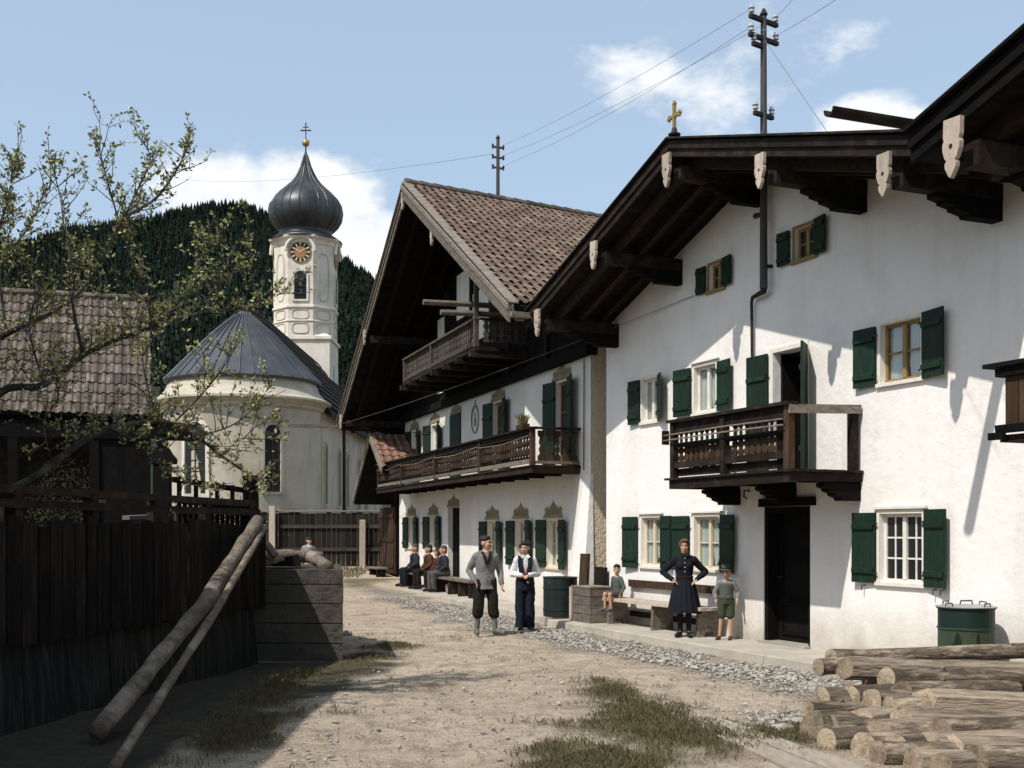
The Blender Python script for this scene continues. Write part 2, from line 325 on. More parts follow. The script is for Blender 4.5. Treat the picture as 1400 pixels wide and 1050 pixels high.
# ---------------------------------------------------------------- pieces shared by the houses
def window(parent, x0, x1, z0, z1, rows, trim='trim_white', deep=.07, curtain=1.0, lintel=None, cols=2, sub=1, sill=True, casing=.055, case_mat=None, name='window'):
    """Casement window: sashes with glazing bars; each pane, the casing, the sill, the lintel and the curtains are sub-parts."""
    fr = MB(); w = .045
    fr.box(x0, x0 + w, deep, deep + .055, z0, z1); fr.box(x1 - w, x1, deep, deep + .055, z0, z1)
    fr.box(x0 + w, x1 - w, deep, deep + .055, z0, z0 + w); fr.box(x0 + w, x1 - w, deep, deep + .055, z1 - w, z1)
    xs = [x0 + w]
    if cols == 2:
        xm = (x0 + x1) / 2; fr.box(xm - .035, xm + .035, deep - .012, deep + .055, z0 + w, z1 - w); spans = [(x0 + w, xm - .035), (xm + .035, x1 - w)]
    else: spans = [(x0 + w, x1 - w)]
    cells = []
    for a, b in spans:
        for q in range(sub):
            ca, cb = lerp(a, b, q / sub), lerp(a, b, (q + 1) / sub)
            if q: fr.box(ca - .011, ca + .011, deep + .008, deep + .045, z0 + w, z1 - w)
            for r in range(rows):
                za, zb = lerp(z0 + w, z1 - w, r / rows), lerp(z0 + w, z1 - w, (r + 1) / rows)
                if r and q == 0: fr.box(a, b, deep + .01, deep + .042, za - .011, za + .011)
                cells.append((ca, cb, za, zb))
    wo = fr.build(name, trim, parent)
    for (a, b, c, d) in cells:
        MB().box(a + .002, b - .002, deep + .022, deep + .028, c + .002, d - .002).build('pane', 'glass_dark' if not curtain else 'glass', wo)
    if curtain:
        for sgn in (0, 1):
            n = 14; mb = MB(); vs = []; fs = []
            xa, xb = (x0 + .03, lerp(x0, x1, .49)) if sgn == 0 else (lerp(x0, x1, .51), x1 - .03)
            if cols == 1: xa, xb = (x0 + .02, x1 - .02); 
            for i in range(n + 1):
                x = lerp(xa, xb, i / n); y = deep + .055 + .014 * math.sin(i * 1.9 + x0 * 7)
                for k in range(3):
                    gather = 1 - .22 * curtain * (k == 0); vs.append((lerp((xa if sgn == 0 else xb), x, gather), y, (z1 - .02, lerp(z0, z1, .45), z0 + .02)[2 - k] if k != 1 else lerp(z0, z1, .5)))
            for i in range(n):
                for k in range(2): fs.append((i * 3 + k, (i + 1) * 3 + k, (i + 1) * 3 + k + 1, i * 3 + k + 1))
            mb.add(vs, fs); mb.build('curtain', 'curtain', wo)
            if cols == 1: break
    if casing:
        c = casing; cm = case_mat or trim; mb = MB()
        mb.box(x0 - c, x0 - .002, -.018, .05, z0 - .0, z1 + c); mb.box(x1 + .002, x1 + c, -.018, .05, z0, z1 + c); mb.box(x0 - .002, x1 + .002, -.018, .05, z1 + .002, z1 + c)
        mb.build('casing', cm, wo)
    if sill: MB().box(x0 - .07, x1 + .07, -.045, .068, z0 - .05, z0 - .002).build('sill', case_mat or trim, wo)
    if lintel: MB().box(x0 - .1, x1 + .1, -.05, .0 - .002, z1 + .062, z1 + .062 + lintel).build('lintel', case_mat or trim, wo)
    return wo

def shutter(parent, x0, x1, z0, z1, side, ang=4.0):
    """Board shutter hinged on its inner edge; folded back on the wall, a few degrees off it. side -1: hangs left of the window."""
    hx = x1 if side < 0 else x0; w = x1 - x0; a = R(ang)
    e = MB(); n = 3
    for k in range(n):
        g = .002; e.box(side * (w * k / n) + (g if side > 0 else -g), side * (w * (k + 1) / n), -.03, -.002 * random.random(), z0, z1)
    o = e.build('shutter', 'shutter_green', parent)
    o.location = (hx, -.02, random.uniform(-.008, .008)); o.rotation_euler = (0, R(random.uniform(-.35, .35)), -side * (a + R(random.uniform(-1.5, 2))))
    for zc in (lerp(z0, z1, .17), lerp(z0, z1, .80)):
        MB().prism([(-.032, zc - .04), (-.058, zc - .032), (-.058, zc + .03), (-.032, zc + .04)], min(side * .02, side * (w - .02)), max(side * .02, side * (w - .02)), 'yz').build('batten', 'shutter_green', o)
    for zc in (lerp(z0, z1, .14), lerp(z0, z1, .84)):
        MB().box(-.05, .05, -.045, -.03, zc - .012, zc + .012).build('hinge', 'iron', o)
    return o

def pendant_mesh(w, h, t=.045):
    half = [(.50, 0), (.50, -.30), (.44, -.36), (.52, -.42), (.50, -.52), (.36, -.66), (.24, -.70), (.34, -.75), (.32, -.82), (.12, -.95), (0, -1.0)]
    poly = [(-x * w, z * h) for x, z in half] + [(x * w, z * h) for x, z in reversed(half[:-1])]
    mb = MB(); mb.prism(poly, -t, 0)
    mb.cur = 1; mb.lathe([(.022, 0), (.022, .006)], 8, (0, 0, 0))
    # dark drill hole set on the face
    k = len(mb.v) - 16
    for i in range(16):
        x, y, z = mb.v[k + i]; mb.v[k + i] = (x, -t - z * .4, y - .47 * h)
    me = mb.mesh('pendant'); me.materials.append(MATS['wood_pale']); me.materials.append(MATS['iron']); return me
PENDANT = pendant_mesh(.20, .48)

def baluster_mesh(w, h, t=.022, mat_='wood_brown', style=0):
    if style == 0: half = [(.46, 0), (.46, .10), (.20, .18), (.46, .30), (.46, .42), (.24, .52), (.46, .62), (.46, .74), (.22, .86), (.46, .94), (.46, 1)]
    else: half = [(.44, 0), (.44, .16), (.16, .24), (.30, .40), (.12, .5), (.30, .60), (.16, .76), (.44, .84), (.44, 1)]
    poly = [(x * w, z * h) for x, z in half] + [(-x * w, z * h) for x, z in reversed(half)]
    me = MB().prism(poly, -t / 2, t / 2).mesh('baluster'); me.materials.append(MATS[mat_]); return me

def crown(parent, xc, z0, w, h, off=.012):
    """Painted and modelled crown ornament over a window: a pierced crest with five points."""
    pts = [(-.5, 0), (.5, 0), (.48, .12), (.50, .42), (.46, .52), (.43, .42), (.40, .62), (.36, .50), (.31, .40), (.27, .66), (.23, .50), (.19, .52), (.15, .70), (.10, .62), (.07, .82), (.03, .80),
           (0, 1.0), (-.03, .80), (-.07, .82), (-.10, .62), (-.15, .70), (-.19, .52), (-.23, .50), (-.27, .66), (-.31, .40), (-.36, .50), (-.40, .62), (-.43, .42), (-.46, .52), (-.50, .42), (-.48, .12)]
    o = MB().prism([(xc + a * w, z0 + b * h) for a, b in pts], -off, -.002).build('crown_ornament', 'crown_paint', parent)
    m = MB()
    m.box(xc - .52 * w, xc + .52 * w, -off - .02, -off + .002, z0 - .03, z0 + .04)
    for s in (-.3, -.1, .1, .3): m.tube([(xc + s * w + .07 * w * math.cos(a), -off - .004, z0 + .24 * h + .16 * h * math.sin(a)) for a in [i * math.pi / 5 for i in range(11)]], .008, 5)
    m.ball((xc, -off - .004, z0 + .62 * h), (.05 * w, .012, .1 * h), 8)
    m.build('scrollwork', 'crown_paint', o)
    return o

def glass_mat():
    m = bpy.data.materials.new('glass'); m.use_nodes = True; MATS['glass'] = m
    nt = m.node_tree; N = nt.nodes.new; L = nt.links.new
    out = nt.nodes['Material Output']; nt.nodes.remove(nt.nodes['Principled BSDF'])
    tr = N('ShaderNodeBsdfTransparent'); tr.inputs[0].default_value = (.82, .86, .85, 1); gl = N('ShaderNodeBsdfGlossy'); gl.inputs['Roughness'].default_value = .04
    nz = N('ShaderNodeTexNoise'); nz.inputs['Scale'].default_value = 3.0; bp = N('ShaderNodeBump'); bp.inputs['Strength'].default_value = .08; L(nz.outputs[0], bp.inputs['Height'])
    L(bp.outputs[0], gl.inputs['Normal']); mx = N('ShaderNodeMixShader'); mx.inputs[0].default_value = .09; L(tr.outputs[0], mx.inputs[1]); L(gl.outputs[0], mx.inputs[2]); L(mx.outputs[0], out.inputs[0])
glass_mat()

def tile_field(origin, right, down, up, ncol, nrow, tw, tl, jit=.006, single=None, skip=None, skew=0):
    """Interlocking pantiles: each tile a curved plate with a lip, overlapping the row below. Returns one MB, or calls single(mesh-local matrix) for each tile."""
    prof = [(0, .0), (.12, .030), (.30, .042), (.46, .030), (.56, .004), (.78, -.006), (1.0, .004)]
    mb = MB(); right = Vector(right).normalized(); down = Vector(down).normalized(); up = Vector(up).normalized(); origin = Vector(origin)
    for r in range(nrow):
        for c in range(ncol):
            if skip and skip(r, c): continue
            o = origin + right * (c * tw + skew * r * tl + random.uniform(-jit, jit)) + down * (r * tl + random.uniform(-jit, jit) * 1.5) + up * random.uniform(0, jit)
            if single:
                M = Matrix((( right.x, down.x, up.x, o.x), (right.y, down.y, up.y, o.y), (right.z, down.z, up.z, o.z), (0, 0, 0, 1))); single(M, r, c); continue
            vs = []
            for (e, lift) in ((0, 0), (1.10, .030), (1.10, .012)):
                for (u, h) in prof: vs.append(o + right * (u * tw * 1.03) + down * (e * tl) + up * (h * (tw / .22) + lift))
            n = len(prof); fs = [(k, n + k, n + k + 1, k + 1) for k in range(n - 1)] + [(n + k, 2 * n + k, 2 * n + k + 1, n + k + 1) for k in range(n - 1)]
            mb.add(vs, fs)
    return mb
# ---------------------------------------------------------------- ground, hill, sidewalk
def gz(x, y):
    z = 0.0
    if y > 30: z += .5 * min(1, (y - 30) / 16) ** 1.5
    if y > 46: z += (min(y, 400) - 46) * .012
    return z
def off1(x, y): return -((x - F1.O.x) * F1.Y.x + (y - F1.O.y) * F1.Y.y)      # metres before the near house front
def off2(x, y): return -((x - F2.O.x) * F2.Y.x + (y - F2.O.y) * F2.Y.y)
def along1(x, y): return (x - F1.O.x) * F1.X.x + (y - F1.O.y) * F1.X.y
def front_off(x, y): return off1(x, y) if along1(x, y) > -.6 else off2(x, y)
def nz(x, y, s, seed=0): return mnoise.noise(Vector((x * s + seed * 17.3, y * s - seed * 9.1, seed * 3.7)))
def WALLX(y): return -4.73 + (y - 10.5) * .1835      # foot of the garden wall
def turf_amt(x, y):
    t = 0
    for (cx, cy, rx, ry) in ((1.35, 11.3, .85, 2.6), (.75, 9.2, .9, 1.6), (1.1, 13.6, .5, .9), (-2.75, 13.5, .55, 3.2), (-2.0, 17.0, .6, 1.5), (-2.5, 10.5, .5, 2.0), (2.6, 10.6, .7, .9), (-4.8, 40, 1.2, 4), (-6.2, 46, 3, 3), (-1.9, 18.6, .5, .7)):
        t = max(t, 1.25 - math.hypot((x - cx) / rx, (y - cy) / ry))
    return max(0, min(1, t + .55 * nz(x, y, 1.3, 1) + .4 * nz(x, y, 4.5, 2)))
def gravel_amt(x, y):
    d = front_off(x, y) - 1.12
    g = 1.0 - abs(d - .75) / 1.15
    if y > 30: g -= (y - 30) * .06
    g2 = 1.1 - math.hypot((x + .6) / 1.6, (y - 24.5) / 2.4)       # stony patch across the lane
    g3 = 1.0 - math.hypot((x - 2.9) / 1.0, (y - 11.6) / 1.2)
    return max(0, min(1, max(g, g2, g3) + .5 * nz(x, y, .9, 3)))
def build_ground():
    xs = [-900, -400, -150, -60, -25, -12, -8] + list(np.arange(-6, 8, .11)) + [8.5, 10, 14, 25, 60, 150, 400, 900]
    ys = [-80, -30, -8, 2] + list(np.arange(6, 32, .11)) + list(np.arange(32, 56, .5)) + [60, 70, 90, 130, 200, 320, 500, 800]
    nx, ny = len(xs), len(ys); vs = []; tf = []; gv = []; hm = []
    for y in ys:
        for x in xs:
            z = gz(x, y)
            if -7 < x < 9 and 5 < y < 40:
                t = turf_amt(x, y); g = gravel_amt(x, y)
                z += .030 * nz(x, y, .55, 5) + .013 * nz(x, y, 2.1, 6) + .008 * nz(x, y, 6.0, 7) + .03 * t
                # two shallow wheel ruts up the lane
                for rc in (-.75, .55):
                    d = abs(x - (rc + .35 * math.sin(y * .12)) - (17 - y) * -.02); z -= .03 * math.exp(-(d / .22) ** 2)
            else: t = 1.0 if (x < -9 or y > 50) else .1; g = 0
            vs.append((x, y, z - .012)); tf.append(t); gv.append(g)
            wx = WALLX(y); hm.append(max(0, min(1, (2.45 - (x - wx)) / .7 + .8 * nz(x, y, .8, 14) + .5 * nz(x, y, 3, 15))) if (y < 16.6 and x > -20) else 0)  # mask of the shaded strip beside the garden wall, painted into the ground
    fs = [(j * nx + i, j * nx + i + 1, (j + 1) * nx + i + 1, (j + 1) * nx + i) for j in range(ny - 1) for i in range(nx - 1)]
    me = bpy.data.meshes.new('ground'); me.from_pydata(vs, [], fs)
    me.polygons.foreach_set('use_smooth', [True] * len(fs))
    for nm, dat in (('turf', tf), ('gravel', gv), ('painted_shade', hm)):
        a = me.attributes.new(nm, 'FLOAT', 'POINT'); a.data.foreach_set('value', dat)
    m = bpy.data.materials.new('lane_dirt'); m.use_nodes = True; nt = m.node_tree; N = nt.nodes.new; L = nt.links.new
    b = nt.nodes['Principled BSDF']; b.inputs['Roughness'].default_value = .97; b.inputs['Specular IOR Level'].default_value = .15
    tc = N('ShaderNodeTexCoord')
    def noise(sc, det=8, ro=.65):
        n = N('ShaderNodeTexNoise'); n.inputs['Scale'].default_value = sc; n.inputs['Detail'].default_value = det; n.inputs['Roughness'].default_value = ro; L(tc.outputs['Object'], n.inputs['Vector']); return n.outputs['Fac']
    def rng(v, a, b_, c=0, d=1):
        q = N('ShaderNodeMapRange'); q.inputs[1].default_value = a; q.inputs[2].default_value = b_; q.inputs[3].default_value = c; q.inputs[4].default_value = d; L(v, q.inputs[0]); return q.outputs[0]
    def mix(f, a, c):
        q = N('ShaderNodeMixRGB'); L(f, q.inputs[0])
        for i, v in ((1, a), (2, c)):
            if isinstance(v, tuple): q.inputs[i].default_value = (*v, 1)
            else: L(v, q.inputs[i])
        return q.outputs[0]
    base = mix(rng(noise(.5, 10), .38, .62), (.55, .45, .335), (.44, .355, .26))
    base = mix(rng(noise(2.6, 10, .75), .45, .64, 0, .85), base, (.24, .185, .135))
    base = mix(rng(noise(11, 8, .8), .50, .66, 0, .6), base, (.25, .205, .155))
    base = mix(rng(noise(28, 5, .7), .52, .66, 0, .6), base, (.66, .58, .47))
    base = mix(rng(noise(45, 4, .7), .53, .64, 0, .7), base, (.17, .138, .105))
    ag = N('ShaderNodeAttribute'); ag.attribute_name = 'gravel'; at = N('ShaderNodeAttribute'); at.attribute_name = 'turf'
    vo = N('ShaderNodeTexVoronoi'); vo.inputs['Scale'].default_value = 26; L(tc.outputs['Object'], vo.inputs['Vector'])
    gcol = mix(rng(vo.outputs['Distance'], .1, .6), mix(vo.outputs['Color'], (.42, .39, .34), (.28, .255, .22)), (.10, .088, .07))
    base = mix(rng(ag.outputs['Fac'], .15, .75, 0, .8), base, gcol)
    dk = N('ShaderNodeAttribute'); dk.attribute_name = 'painted_shade'
    base = mix(rng(dk.outputs['Fac'], .25, .75, 0, .93), base, mix(rng(noise(5, 8, .7), .4, .65), (.030, .027, .021), (.055, .05, .034)))  # deep shade at left put into the ground colour as near-black earth
    tcol = mix(rng(noise(9), .4, .6), (.075, .072, .032), (.16, .135, .075))
    base = mix(rng(at.outputs['Fac'], .2, .75, 0, .85), base, tcol)
    L(base, b.inputs['Base Color'])
    bp = N('ShaderNodeBump'); bp.inputs['Strength'].default_value = .9; bp.inputs['Distance'].default_value = .06
    ad = N('ShaderNodeMath'); ad.operation = 'ADD'; L(noise(16, 10, .75), ad.inputs[0])
    mu = N('ShaderNodeMath'); mu.operation = 'MULTIPLY'; L(rng(vo.outputs['Distance'], 0, .5, .5, 0), mu.inputs[0]); L(ag.outputs['Fac'], mu.inputs[1]); L(mu.outputs[0], ad.inputs[1])
    L(ad.outputs[0], bp.inputs['Height']); L(bp.outputs[0], b.inputs['Normal'])
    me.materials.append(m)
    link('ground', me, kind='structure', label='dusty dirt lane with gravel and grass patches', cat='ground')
build_ground()

def build_sidewalk():
    """Raised concrete strip before the house fronts, poured in slabs with open joints."""
    W = 1.12
    def slab(name, F, x0, x1, lab, n):
        e = None
        for k in range(n):
            a, b = lerp(x0, x1, k / n), lerp(x0, x1, (k + 1) / n); mb = MB(); m = 10
            top = []; g = .006
            for i in range(m + 1):
                x = lerp(a + g, b - g, i / m); e1 = -W + .02 * nz(x, 3, 1.5, 8) - .006 * random.random()
                top.append((x, e1))
            vs = []
            for (x, y) in top: vs += [(x, y, -.05), (x, y + .012, .10), (x, y + .03, .112), (x, .05, .115)]
            fs = [(i * 4 + q, (i + 1) * 4 + q, (i + 1) * 4 + q + 1, i * 4 + q + 1) for i in range(m) for q in range(3)] + [(0, 1, 2, 3), (m * 4 + 3, m * 4 + 2, m * 4 + 1, m * 4)]
            mb.add(vs, fs)
            o = mb.build(name if e is None else 'slab', 'sidewalk', e)
            if e is None: e = o; o.location = F.O; o.rotation_euler = (0, 0, F.ang); tag(o, lab, 'sidewalk', kind='structure')
    slab('sidewalk', F1, -.35, 14, 'concrete sidewalk before the near white house', 6)
    slab('sidewalk', F2, -20.5, .28, 'concrete sidewalk before the house with the long balcony', 9)
build_sidewalk()

def build_hill():
    """Wooded mountainside behind the church: terrain sheet and one mass of spruces."""
    sky = [(-900, 395), (-400, 380), (-100, 360), (30, 352), (90, 332), (200, 318), (270, 300), (330, 297), (370, 312), (420, 340), (480, 378), (515, 402), (600, 455), (760, 520), (1000, 590), (1500, 640)]
    def ridge(x):
        for (a, b), (c, d) in zip(sky, sky[1:]):
            if a <= x <= c: return lerp(b, d, (x - a) / (c - a))
        return 640
    Yr, Yf = 1500.0, 520.0
    def height(x_px, t):           # t 0 foot .. 1 ridge; rows keep real height, columns are bearings
        top = CAM_H + (HORIZON + 6 - ridge(x_px)) / FPX * Yr
        return 6 + (top - 6) * (t ** 1.12)
    vs = []; fs = []; cols_ = list(range(-900, 1501, 30)); rows = 26
    for x in cols_:
        for r in range(rows + 1):
            t = r / rows; Y = lerp(Yf, Yr, t); vs.append(((x - CXP) / FPX * Y, Y, height(x, t) + 7 * nz(x * .1, t * 40, .25, 4) * (t < .97)))
        vs.append(((x - CXP) / FPX * 2300, 2300, 0))
    n = rows + 2
    for i in range(len(cols_) - 1):
        for r in range(n - 1): fs.append((i * n + r, (i + 1) * n + r, (i + 1) * n + r + 1, i * n + r + 1))
    MB().add(vs, fs).build('hill', 'hill_ground', kind='structure', label='steep wooded hillside behind the church', cat='hill')
    V = []; Fc = []; rng = np.random.default_rng(5)
    cnt = 0
    while cnt < 11500:
        x = rng.uniform(-120, 660) if cnt % 8 else rng.uniform(-500, 900)
        t = 1 - abs(rng.uniform(0, 1)) ** 1.3 * .82 if cnt % 5 else rng.uniform(.95, 1.0)
        Y = lerp(Yf, Yr, t); X = (x - CXP) / FPX * Y; z = height(x, t) - 1; h = rng.uniform(9, 23) * lerp(.75, 1.0, t); w = .8 + h * rng.uniform(.10, .16)
        o = len(V); tiers = 3; k = 6; ph = rng.uniform(0, 6)
        for q in range(tiers):
            zb = z + h * (.08 + .27 * q); r = w * (1 - .27 * q); zt = z + h * (.52 + .24 * q)
            b0 = len(V)
            for s in range(k):
                a = ph + 2 * math.pi * s / k; rr = r * rng.uniform(.75, 1.2); V.append((X + rr * math.cos(a), Y + rr * math.sin(a), zb + rng.uniform(-.04, .04) * h))
            V.append((X, Y, zt))
            Fc += [(b0 + s, b0 + (s + 1) % k, b0 + k) for s in range(k)]
        cnt += 1
    MB().add(V, Fc).build('spruce_forest', 'spruce', kind='stuff', label='dark spruce forest covering the hillside behind the church', cat='forest')
build_hill()
# ---------------------------------------------------------------- near white house (front on F1)
def stepped_bracket(mb, x, w, L, z1, h, y0=.0):
    """Corbel of stepped ends under a beam; L metres out from the wall, h deep, top at z1."""
    p = [(y0, z1), (-L, z1), (-L, z1 - h * .22), (-L * .86, z1 - h * .34), (-L * .86, z1 - h * .46), (-L * .70, z1 - h * .58), (-L * .70, z1 - h * .70), (-L * .52, z1 - h * .84), (-L * .50, z1 - h), (y0, z1 - h)]
    mb.prism(p, x - w / 2, x + w / 2, 'yz')

def gable_roof(parent, xr, zr, xl, zl, xr2, zr2, over, back, th=.26, shift=(0, 1), mat_='wood_dark', boards=True, pend=(), rafters=(1.25, .8, .35), purl=.24, bargemat='wood_dark'):
    """Low Alpine gable: soffit boards, rafters, purlins with corbels, layered barge boards, carved pendants. Heights are those of the soffit at the verge."""
    roof = MB()
    sx, sy = shift
    def soff(x): return lerp(zl, zr, (x - xl) / (xr - xl)) if x <= xr else lerp(zr, zr2, (x - xr) / (xr2 - xr))
    D = back + over
    for (xa, za, xb, zb) in ((xl, zl, xr, zr), (xr, zr, xr2, zr2)):
        p = []
        for dz in (.035, th):
            for (x, z, yy) in ((xa, za, 0), (xb, zb, 0), (xb, zb, D), (xa, za, D)): p.append((x + sx * yy, -over + .03 + sy * yy, z + dz))
        roof.hexa(p)
    ro = roof.build('roof', 'wood_black', parent)
    # soffit boards run from the verge back to the wall
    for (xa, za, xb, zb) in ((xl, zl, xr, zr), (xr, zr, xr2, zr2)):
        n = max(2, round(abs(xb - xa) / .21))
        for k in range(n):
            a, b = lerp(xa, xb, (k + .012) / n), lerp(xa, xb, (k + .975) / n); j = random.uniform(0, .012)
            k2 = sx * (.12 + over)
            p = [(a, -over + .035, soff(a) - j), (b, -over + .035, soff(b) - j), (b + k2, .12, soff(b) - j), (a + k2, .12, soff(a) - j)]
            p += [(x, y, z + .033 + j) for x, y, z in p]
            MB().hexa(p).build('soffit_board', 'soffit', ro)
    for yy in rafters:
        for (xa, xb) in ((xl + .08, xr - .02), (xr + .02, xr2 - .08)):
            k2 = sx * (over - yy); MB().bar((xa + k2, -yy, soff(xa) - .075), (xb + k2, -yy, soff(xb) - .075), .11, .14, (0, 0, 1), .004).build('rafter', 'rafter', ro)
    for (x, first) in pend:
        z = soff(x) - .15
        mb = MB(); mb.box(x - .09, x + .09, -over + .10, .1, z - .20, z - .002, .003); mb.build('purlin', 'wood_dark', ro)
        mb = MB(); stepped_bracket(mb, x, .17, over * .62, z - .203, purl); mb.build('corbel', 'wood_black', ro)
        o = inst('pendant', PENDANT, ro, (x, -over - .062, soff(x) + .02)); o.scale = (random.uniform(.92, 1.06), 1, random.uniform(.95, 1.08)); o.rotation_euler = (0, R(random.uniform(-3, 3)), 0)
    for (xa, xb) in ((xl, xr), (xr, xr2)):
        e = -.05 if xa == xl else 0; e2 = .05 if xb == xr2 else 0
        # layered barge boards
        for (dz, h, y, t) in ((.045, .115, .012, .04), (.165, .12, .045, .045), (.262, .03, .10, .20)):
            a, b = xa + e, xb + e2; g = .006
            p = []
            for s in (-1, 1):
                for (x, yy) in ((a + g, 0), (b - g, 0), (b - g, t), (a + g, t)):
                    p.append((x, -over - y - .0 + yy, soff(min(max(x, xl), xr2)) + dz + s * h / 2 + random.uniform(-.004, .004)))
            MB().hexa(p).build('barge_board', bargemat, ro)
    return ro, soff

def facade_house_1():
    H = empty('farmhouse', F1.O, F1.ang, 'white plastered farmhouse with green shutters and short balcony over its dark door', 'house')
    xr, zr = 5.147, 7.489
    xl, zl = -.24, 7.489 - .325 * (5.147 + .24); xq, zq = 10.82, 7.489 - .291 * (10.82 - 5.147)
    ro, soff = gable_roof(H, xr, zr, xl, zl, xq, zq, 1.6, 11, pend=[(.434, 0), (2.754, 0), (5.147, 0), (7.554, 0), (9.943, 0)])
    wins = dict(W1=(1.42, 2.10, 1.20, 2.08), W2=(3.24, 4.0, 1.20, 2.08), W3=(7.90, 8.70, 1.16, 2.07), W4=(1.44, 2.0, 3.84, 4.62), W5=(3.24, 3.90, 3.84, 4.62), W7=(7.92, 8.68, 3.82, 4.60),
                W8=(3.69, 4.12, 5.84, 6.27), W9=(6.02, 6.50, 5.86, 6.33))
    door = (5.23, 6.39, .11, 2.21); bdoor = (5.50, 6.30, 2.68, 4.56)
    top = lambda x: soff(min(max(x, xl), xq)) + .015
    outline = [(0, 0), (10.62, 0), (10.62, top(10.62) - .1), (10.3, top(10.3)), (xr, top(xr)), (0, top(0))]
    wall = wall_sheet(outline, list(wins.values()) + [door, bdoor], .24)
    wall.box(0.001, .3, .001, 11, 0, top(0)); wall.box(10.32, 10.619, .001, 11, 0, top(10.62) - .11)
    wall.box(.3, 10.32, 10.7, 11, 0, 5.6); wall.box(.3, 10.32, .25, 10.7, 2.5, 2.6); wall.box(.3, 10.32, .25, 10.7, -.1, .105)
    wall.build('wall', 'lime', H)
    MB().box(.2, 10.4, 3.2, 3.3, .11, 6).build('inner_wall', 'lime_warm', H)
    for k, rows, trim, lint, cs, sub in (('W1', 2, 'trim_cream', .03, 'trim_white', 1), ('W2', 2, 'trim_cream', .03, 'trim_white', 1), ('W3', 3, 'trim_white', .035, 'trim_white', 2), ('W4', 1, 'trim_white', 0, 'trim_white', 1), ('W5', 1, 'trim_white', .025, 'trim_white', 1),
                                     ('W7', 2, 'trim_ochre', 0, 'trim_white', 1), ('W8', 2, 'trim_ochre', 0, 'trim_ochre', 1), ('W9', 2, 'trim_ochre', 0, 'trim_ochre', 1)):
        window(H, *wins[k], rows, trim, lintel=lint or None, case_mat=cs, casing=.055 if k not in ('W8', 'W9') else .04, curtain=0 if k in ('W8', 'W9', 'W3') else 1, sub=sub)
    for (a, b, c, d, s, ang) in ((.80, 1.28, 1.16, 2.11, -1, 4), (2.15, 2.57, 1.16, 2.10, 1, 5), (2.60, 3.10, 1.16, 2.10, -1, 4), (4.06, 4.52, 1.16, 2.11, 1, 6), (7.40, 7.83, 1.14, 2.09, -1, 3), (8.77, 9.22, 1.12, 2.11, 1, 8),
                               (.98, 1.36, 3.82, 4.63, -1, 4), (2.05, 2.45, 3.82, 4.64, 1, 24), (2.68, 3.16, 3.82, 4.63, -1, 5), (3.97, 4.42, 3.82, 4.63, 1, 7), (4.88, 5.40, 2.72, 4.57, -1, 3), (6.36, 6.82, 2.72, 4.57, 1, 46),
                               (7.42, 7.84, 3.80, 4.60, -1, 3), (8.75, 9.20, 3.78, 4.63, 1, 9), (3.38, 3.64, 5.83, 6.28, -1, 4), (4.17, 4.46, 5.83, 6.30, 1, 8), (5.69, 5.97, 5.84, 6.34, -1, 3), (6.55, 6.85, 5.83, 6.36, 1, 9)):
        shutter(H, a, b, c, d, s, ang)
    # iron shutter holds below the large windows
    for x in (7.6, 8.95, 9.08): MB().tube([(x, 0, 1.10), (x, -.06, 1.10), (x, -.065, 1.03)], .008, 5).build('shutter_catch', 'iron', H)
    # front door: deep dark reveal, panelled leaf, heavy lintel, stone sill
    x0, x1, z0, z1 = door
    f = MB(); f.box(x0 + .002, x0 + .09, .02, .30, z0, z1 - .002); f.box(x1 - .07, x1 - .002, .02, .30, z0, z1 - .002); f.box(x0 + .09, x1 - .07, .02, .30, z1 - .09, z1 - .002)
    d = f.build('door', 'wood_black', H)
    MB().box(x0 + .09, x1 - .07, .22, .265, z0 + .02, z1 - .09).build('door_leaf', 'wood_black', d)
    for (pa, pb) in ((.14, .62), (.70, 1.30), (1.38, 1.82)):
        mb = MB(); a, b = x0 + .20, x1 - .18; w = .03
        for (u0, u1, w0, w1) in ((a, b, pa, pa + w), (a, b, pb - w, pb), (a, a + w, pa + w, pb - w), (b - w, b, pa + w, pb - w)): mb.box(u0, u1, .195, .219, z0 + w0, z0 + w1)
        mb.build('panel_moulding', 'wood_black', d)
    MB().tube([(x0 + .16, .215, 1.13), (x0 + .16, .16, 1.13), (x0 + .27, .155, 1.125)], .012, 6).build('handle', 'iron', d)
    MB().box(x0 - .06, x1 + .14, -.06, -.002, z1 + .002, z1 + .13, .004).build('lintel', 'wood_black', d)
    MB().box(x0 - .02, x1 + .02, -.10, .22, .112, .15, .004).build('threshold', 'concrete', d)
    for z in (2.42,): MB().tube([(4.86, 0, z + .05), (4.86, -.10, z + .06), (4.86, -.11, z - .04), (4.86, -.05, z - .07)], .014, 6).build('lamp_hook', 'iron', H)
    # balcony door frame
    x0, x1, z0, z1 = bdoor; f = MB(); f.box(x0 - .075, x0 - .002, -.02, .10, z0, z1 + .07); f.box(x1 + .002, x1 + .06, -.02, .10, z0, z1 + .07); f.box(x0 - .002, x1 + .002, -.02, .10, z1 + .002, z1 + .07)
    bd = f.build('balcony_door', 'trim_white', H)
    mb = MB(); mb.box(x0 + .01, x0 + .06, .12, .62, z0 + .02, z1 - .02); mb.build('open_leaf', 'wood_black', bd)
    # balcony
    bx0, bx1, bo, fz, rz_ = 4.46, 7.52, 1.19, 2.67, 3.56
    mb = MB(); mb.box(bx0 - .02, bx1 + .03, -bo - .03, -bo + .10, fz - .17, fz - .035, .004); mb.box(bx1 - .10, bx1 + .02, -bo + .10, -.002, fz - .16, fz - .036, .004); mb.box(bx0, bx0 + .1, -bo + .10, -.002, fz - .16, fz - .036)
    bal = mb.build('balcony', 'wood_dark', H)
    n = 8
